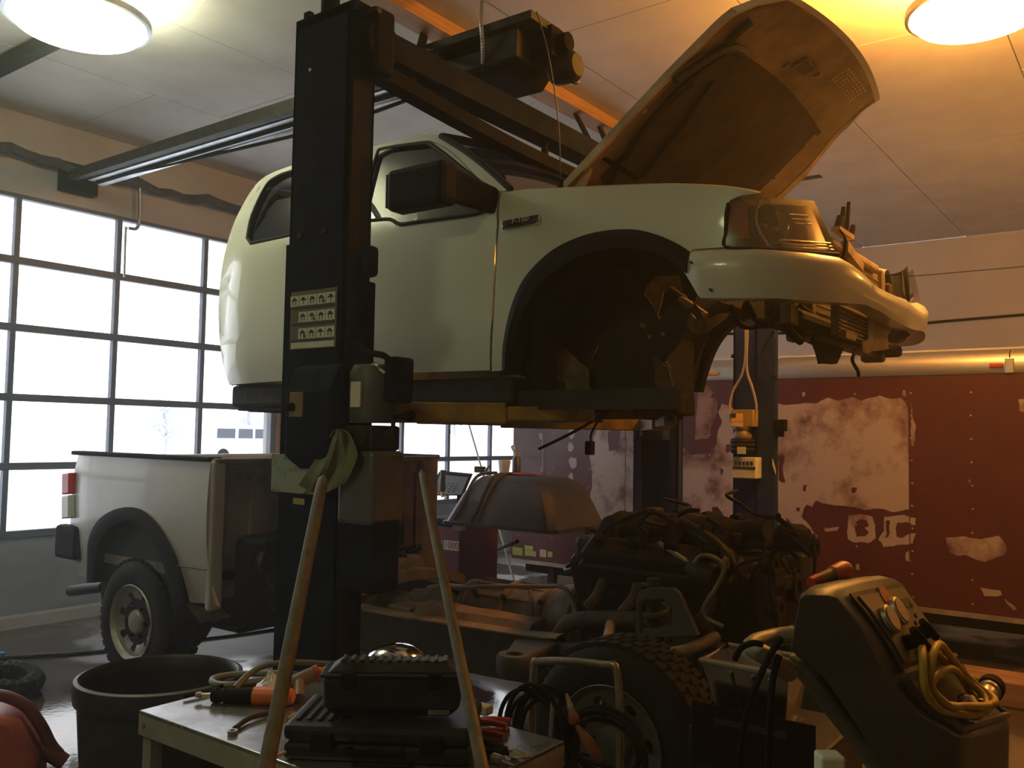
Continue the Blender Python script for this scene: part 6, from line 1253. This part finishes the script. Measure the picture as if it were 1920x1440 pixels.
for z in (.2, .42, .62): dw = obj('drawer', bx((BX-.068, cp0[1].y-.10, z), (BX-.06, cp0[0].y, z+.18)), 'black_steel', dc, bevel=.003); obj('pull', bx((BX-.08, cp0[1].y-.02, z+.13), (BX-.068, cp0[0].y-.08, z+.145)), 'dark_steel', dw)
obj('chest_feet', bx((BX-.04, cp0[1].y-.1, 0), (BX+.32, cp0[0].y, .03)), 'black_steel', dc)
# ---- refrigerant service machine at right
mat('machine_grey', (.050, .054, .064), .48, var=.25, scale=5, bump=.06, bscale=60); mat('machine_pale', (.12, .135, .125), .55, var=.15, scale=4); mat('panel_face', (.15, .115, .075), .5, var=.3, scale=9)
mc = thing('service_machine', 'bulky grey refrigerant service machine with tilted gauge panel', 'service machine', (1.9, .45, 0))
ND, FD = 1.86, 2.16
def nd(p, d=ND): return adep(p[0], p[1], d)
Nn = [(1487, 1108), (1500, 1100), (1545, 1099), (1564, 1104), (1613, 1159), (1662, 1232), (1692, 1302), (1738, 1351), (1790, 1379), (1806, 1390), (1806, 1520), (1700, 1520), (1600, 1375), (1524, 1268), (1475, 1224), (1464, 1211)]
Fn = [(1625, 1085), (1640, 1076), (1665, 1074), (1682, 1078), (1730, 1147), (1787, 1226), (1839, 1296), (1876, 1328), (1896, 1345), (1904, 1362), (1900, 1470), (1800, 1470), (1740, 1360), (1690, 1260), (1630, 1190), (1615, 1180)]
rows = []
for t in (0, .06, .16, .5, .84, .94, 1):
    sh_ = .022*(abs(2*t-1)**6); r = []
    cN = sum((nd(p) for p in Nn), Vector())/len(Nn); cF = sum((nd(p, FD) for p in Fn), Vector())/len(Fn); cc = cN.lerp(cF, t)
    for p, q in zip(Nn, Fn):
        v = nd(p).lerp(nd(q, FD), t); r.append(v+(cc-v).normalized()*sh_)
    rows.append(r)
obj('upper_shell', loft(B(), rows, close=True, caps=True), 'machine_grey', mc, smooth=True, bevel=.004)
# lower pale body down to the base
lowN = [(1484, 1256), (1530, 1275), (1610, 1385), (1710, 1520)]
base = []
A0, A1, A2 = nd((1478, 1232), ND+.06), nd((1620, 1392), ND+.03), nd((1690, 1480), ND+.03)
back = (nd(Fn[0], FD)-nd(Nn[0])); back.z = 0
lows = [[nd(p, ND+.03) for p in ((1472, 1226), (1482, 1258), (1540, 1335), (1600, 1412), (1640, 1470), (1660, 1900), (1800, 1900), (1800, 1500), (1620, 1385), (1528, 1270))]]
pa = B(); prism(pa, lows[0], back*.86); obj('lower_body', pa, 'machine_pale', mc, bevel=.01)
fx = Vector((CR.x, CR.y, 0)).normalized(); b0 = nd((1600, 1400), ND+.0); b0.z = 0; obj('base_tray', prism(B(), [b0-fx*.02+Vector((0, 0, .08)), b0+fx*.42+Vector((0, 0, .08)), b0+fx*.42+back*1.0+Vector((0, 0, .08)), b0-fx*.02+back*1.0+Vector((0, 0, .08))], (0, 0, .06)), 'machine_grey', mc, bevel=.01)
for s, t in ((.05, .1), (.36, .1), (.05, .8), (.36, .8)): obj('wheel', lathe(B(), [(0, -.02), (.075, -.02), (.08, -.01), (.08, .01), (.075, .02), (0, .02)], b0+fx*s+back*t+Vector((0, 0, .08)), fx, 22), 'rubber', mc, smooth=True)
# panel on the tilted face
def Q(s, t, up=.0):
    N = [nd(p) for p in Nn[3:9]]; Fq = [nd(p, FD) for p in Fn[3:9]]
    def along(P, s):
        L = [0]
        for a, c in zip(P, P[1:]): L.append(L[-1]+(c-a).length)
        d = s*L[-1]
        for i in range(len(P)-1):
            if d <= L[i+1] or i == len(P)-2: return P[i].lerp(P[i+1], (d-L[i])/(L[i+1]-L[i]))
    a = along(N, s); c = along(Fq, s); v = a.lerp(c, t); e = .02; a2 = along(N, min(1, s+e)); c2 = along(Fq, min(1, s+e)); n = (c-a).cross(a2.lerp(c2, t)-v+Vector((0, 0, -1e-6))).normalized()
    if n.dot(CP-v) < 0: n = -n
    return v+n*up
def qpatch(name, s0, s1, t0, t1, up, m, par, th=.004, ns=4, nt_=4): return obj(name, loft(B(), [[Q(s0+(s1-s0)*i/ns, t0+(t1-t0)*j/nt_, up) for j in range(nt_+1)] for i in range(ns+1)]), m, par, solid=th)
bez = qpatch('panel_bezel', .05, .53, .10, .93, .004, 'print_black', mc); fc = qpatch('panel_face', .08, .50, .15, .88, .009, 'panel_face', mc)
qpatch('panel_sill', .525, .55, .08, .95, .012, 'worn_steel', mc)
def disc(name, s, t, r, m, up=.014, h=.01, par=None, sx=1.):
    c = Q(s, t, up); n = (Q(s, t, up+.1)-c).normalized(); return obj(name, lathe(B(), [(0, 0), (r, 0), (r, h), (r*.85, h*1.2), (0, h*1.2)], c, n, 24), m, par or fc, smooth=True)
for s, t in ((.25, .26), (.215, .47)): g = disc('gauge', s, t, .032, 'worn_steel'); disc('gauge_dial', s, t, .027, mat('dial', (.42, .34, .22), .4), .027, .001, g)
disc('brand_sticker', .115, .5, .026, mat('sticker_red', (.30, .07, .03), .5), .012, .001); qpatch('display', .15, .205, .68, .82, .012, 'print_black', fc, .002, 1, 1)
for s, t in ((.19, .78), (.26, .74), (.33, .80), (.30, .66), (.4, .84)): disc('button', s, t, .006, 'print_black', .012, .002)
for s, t in ((.40, .30), (.37, .52)):
    k = disc('valve_knob', s, t, .016, 'black_plastic', .012, .03); obj('valve_lever', lathe_between(B(), Q(s-.06, t-.02, .045), Q(s+.05, t+.03, .045), [(0, 0), (0, .008), (.5, .011), (1, .009), (1, 0)], 10), 'black_plastic', k, smooth=True)
# tray recess
tray = qpatch('tray', .60, .97, .14, .9, .004, 'print_black', mc)
for (s0, t0, s1, t1) in ((.58, .10, .98, .10), (.98, .10, .98, .93), (.58, .93, .98, .93)): obj('tray_rim', tube(B(), [Q(s0, t0, .006), Q((s0+s1)/2, (t0+t1)/2, .006), Q(s1, t1, .006)], .008, 8, 4), 'machine_grey', tray, smooth=True)
# handle and cords at the left
hd_ = [nd((1490, 1190), ND+.1), nd((1450, 1196), ND+.1), nd((1416, 1206), ND+.06), nd((1412, 1216), ND+.03), nd((1440, 1232), ND), nd((1484, 1262), ND+.02)]
obj('push_handle', tube(B(), hd_, .020, 10, 6), mat('handle_tan', (.20, .16, .10), .5, var=.3), mc, smooth=True)
for pts in ([(1466, 1195), (1440, 1235), (1412, 1300), (1395, 1360), (1385, 1440)], [(1462, 1228), (1450, 1270), (1444, 1340), (1440, 1440)], [(1377, 1238), (1390, 1215), (1412, 1206), (1430, 1208)]):
    obj('power_cord', tube(B(), [nd(p, ND-.02) for p in pts], .007, 7, 6), 'black_plastic', mc, smooth=True)
obj('frame_foot', bx((-.025, 0, .0), (.025, .05, .36), oframe(1563, 1.8) @ Matrix.Translation((0, 0, .60))), 'white_label', mc, bevel=.006)
# yellow hose coil, valve and bottle on the tray, screwdriver on top
yh = thing('yellow_hose', 'coiled yellow hose lying over the machine tray', 'hose', Q(.75, .4, .02)); mat('hose_yellow', (.42, .27, .035), .5, var=.2, scale=8)
for k, (s0, t0, rs, rt, up) in enumerate(((.69, .36, .26, .34, .035), (.70, .40, .255, .32, .05), (.76, .46, .17, .27, .03))):
    pts = []
    for a in frange(0, 6.28, .4):
        pts.append(Q(min(.98, max(.4, s0+rs*math.cos(a))), t0+rt*math.sin(a)*.9+.12*math.cos(a)*0, up+.012*math.sin(2*a+k)))
    obj('hose_loop', tube(B(), pts, .0085, 9, 3, closed=True), 'hose_yellow', yh, smooth=True)
vt = thing('valve_coupler', 'brass and black coupler lying in the machine tray', 'coupler', Q(.88, .7, .03))
a = Q(.90, .52, .03); c = Q(.80, .95, .03); obj('body', lathe_between(B(), a, c, [(0, 0), (0, .016), (.4, .018), (.45, .022), (.7, .022), (.72, .026), (1, .026), (1, 0)], 16), 'worn_steel', vt, smooth=True); obj('cap', lathe_between(B(), a.lerp(c, .85), a.lerp(c, 1.15), [(0, 0), (0, .03), (.8, .03), (1, .02), (1, 0)], 16), 'black_plastic', vt, smooth=True)
bt = thing('label_bottle', 'small printed bottle lying inside the yellow hose coil', 'bottle', Q(.84, .4, .03)); a = Q(.93, .32, .03); c = Q(.80, .44, .03)
obj('body', lathe_between(B(), a, c, [(0, 0), (0, .022), (.75, .024), (.85, .02), (1, .008), (1, 0)], 16), mat('bottle_print', (.35, .35, .38), .4, col2=(.08, .05, .12), scale=30, thresh=(.45, .5)), bt, smooth=True); obj('cap', lathe_between(B(), c, c+(c-a)*.15, [(0, 0), (0, .01), (1, .01), (1, 0)], 12), 'black_plastic', bt)
a = adep(1520, 1094, 2.0); c = adep(1592, 1064, 2.06); sd = thing('red_flashlight', 'red and brown flashlight lying on top of the grey machine', 'flashlight', (a+c)/2)
obj('lens_end', lathe_between(B(), a, a.lerp(c, .2), [(0, 0), (0, .014), (1, .016), (1, 0)], 14), 'red_grip', sd, smooth=True); obj('barrel', lathe_between(B(), a.lerp(c, .18), a.lerp(c, .65), [(0, .012), (.3, .015), (1, .016)], 14), mat('barrel_brown', (.16, .09, .05), .5), sd, smooth=True); obj('head', lathe_between(B(), a.lerp(c, .55), c, [(0, .0), (.05, .019), (.7, .021), (.92, .016), (1, 0)], 16), mat('head_red', (.42, .07, .03), .45), sd, smooth=True)
# ---- left edge: red can and ribbed hose, floor cable
mat('can_red', (.40, .085, .07), .38, var=.25, scale=5); mat('strap_brown', (.13, .03, .025), .5)
rc = thing('fuel_can', 'red plastic fuel can at the left edge of the floor', 'fuel can', (1.53, 3.75, 0))
def rcp(px, py, d): return adep(px, py, d)
f_ = oframe(20, 3.3) @ Matrix.Rotation(.35, 4, 'Z')
obj('can_body', loft(B(), [[f_ @ Vector(v) for v in ((-.2, -.09, z), (.12+dx, -.09, z), (.12+dx, .14, z), (-.2, .14, z))] for z, dx in ((0, 0), (.3, 0), (.40, -.01), (.52, -.08), (.555, -.16))], close=True, caps=True), 'can_red', rc, bevel=.04, smooth=True)
obj('can_rib', bx((-.19, -.1, .16), (.11, -.085, .19), f_), 'can_red', rc, bevel=.006); obj('can_rib', bx((-.19, -.1, .24), (.11, -.085, .27), f_), 'can_red', rc, bevel=.006)
obj('carry_handle', tube(B(), [f_ @ Vector(v) for v in ((-.14, .02, .54), (-.06, .02, .60), (.04, .02, .56), (.10, .02, .48), (.14, .02, .40), (.17, .02, .36))], .022, 10, 6), 'strap_brown', rc, smooth=True)
sp_ = obj('spout', lathe_between(B(), f_ @ Vector((.10, .02, .40)), f_ @ Vector((.19, .02, .33)), [(0, .02), (.5, .032), (1, .03), (1, 0)], 12), 'strap_brown', rc, smooth=True); obj('spout_cap', tube(B(), [f_ @ Vector((.12, -.06, .2)), f_ @ Vector((.19, -.06, .16)), f_ @ Vector((.20, -.05, .08))], .018, 8, 4), 'black_plastic', rc)
pts = [az(-60, 1262, .07), az(0, 1256, .07), az(45, 1259, .07), az(66, 1274, .07), az(45, 1290, .07), az(0, 1294, .07), az(-60, 1296, .07)]
tag(ribbed('ribbed_hose', pts, .062, 'rubber', None, .05, 8), 'thick black ribbed exhaust hose curled on the floor behind the red can', 'hose')
tag(obj('floor_cable', tube(B(), [az(-40, 1236, .012), az(60, 1231, .012), az(190, 1222, .012), az(370, 1200, .012), az(450, 1190, .012), az(520, 1180, .012), (5.2, 5.6, .012)], .012, 7, 6), 'black_plastic', smooth=True), 'black cable lying across the wet floor under the bed', 'cable')
tag(obj('blue_clip', bx(az(0, 1234, .0)+Vector((-.03, -.02, .0)), az(0, 1234, .0)+Vector((.03, .02, .04))), mat('clip_blue', (.03, .12, .3), .5), bevel=.008), 'small blue clip on the floor at the left edge', 'clip')
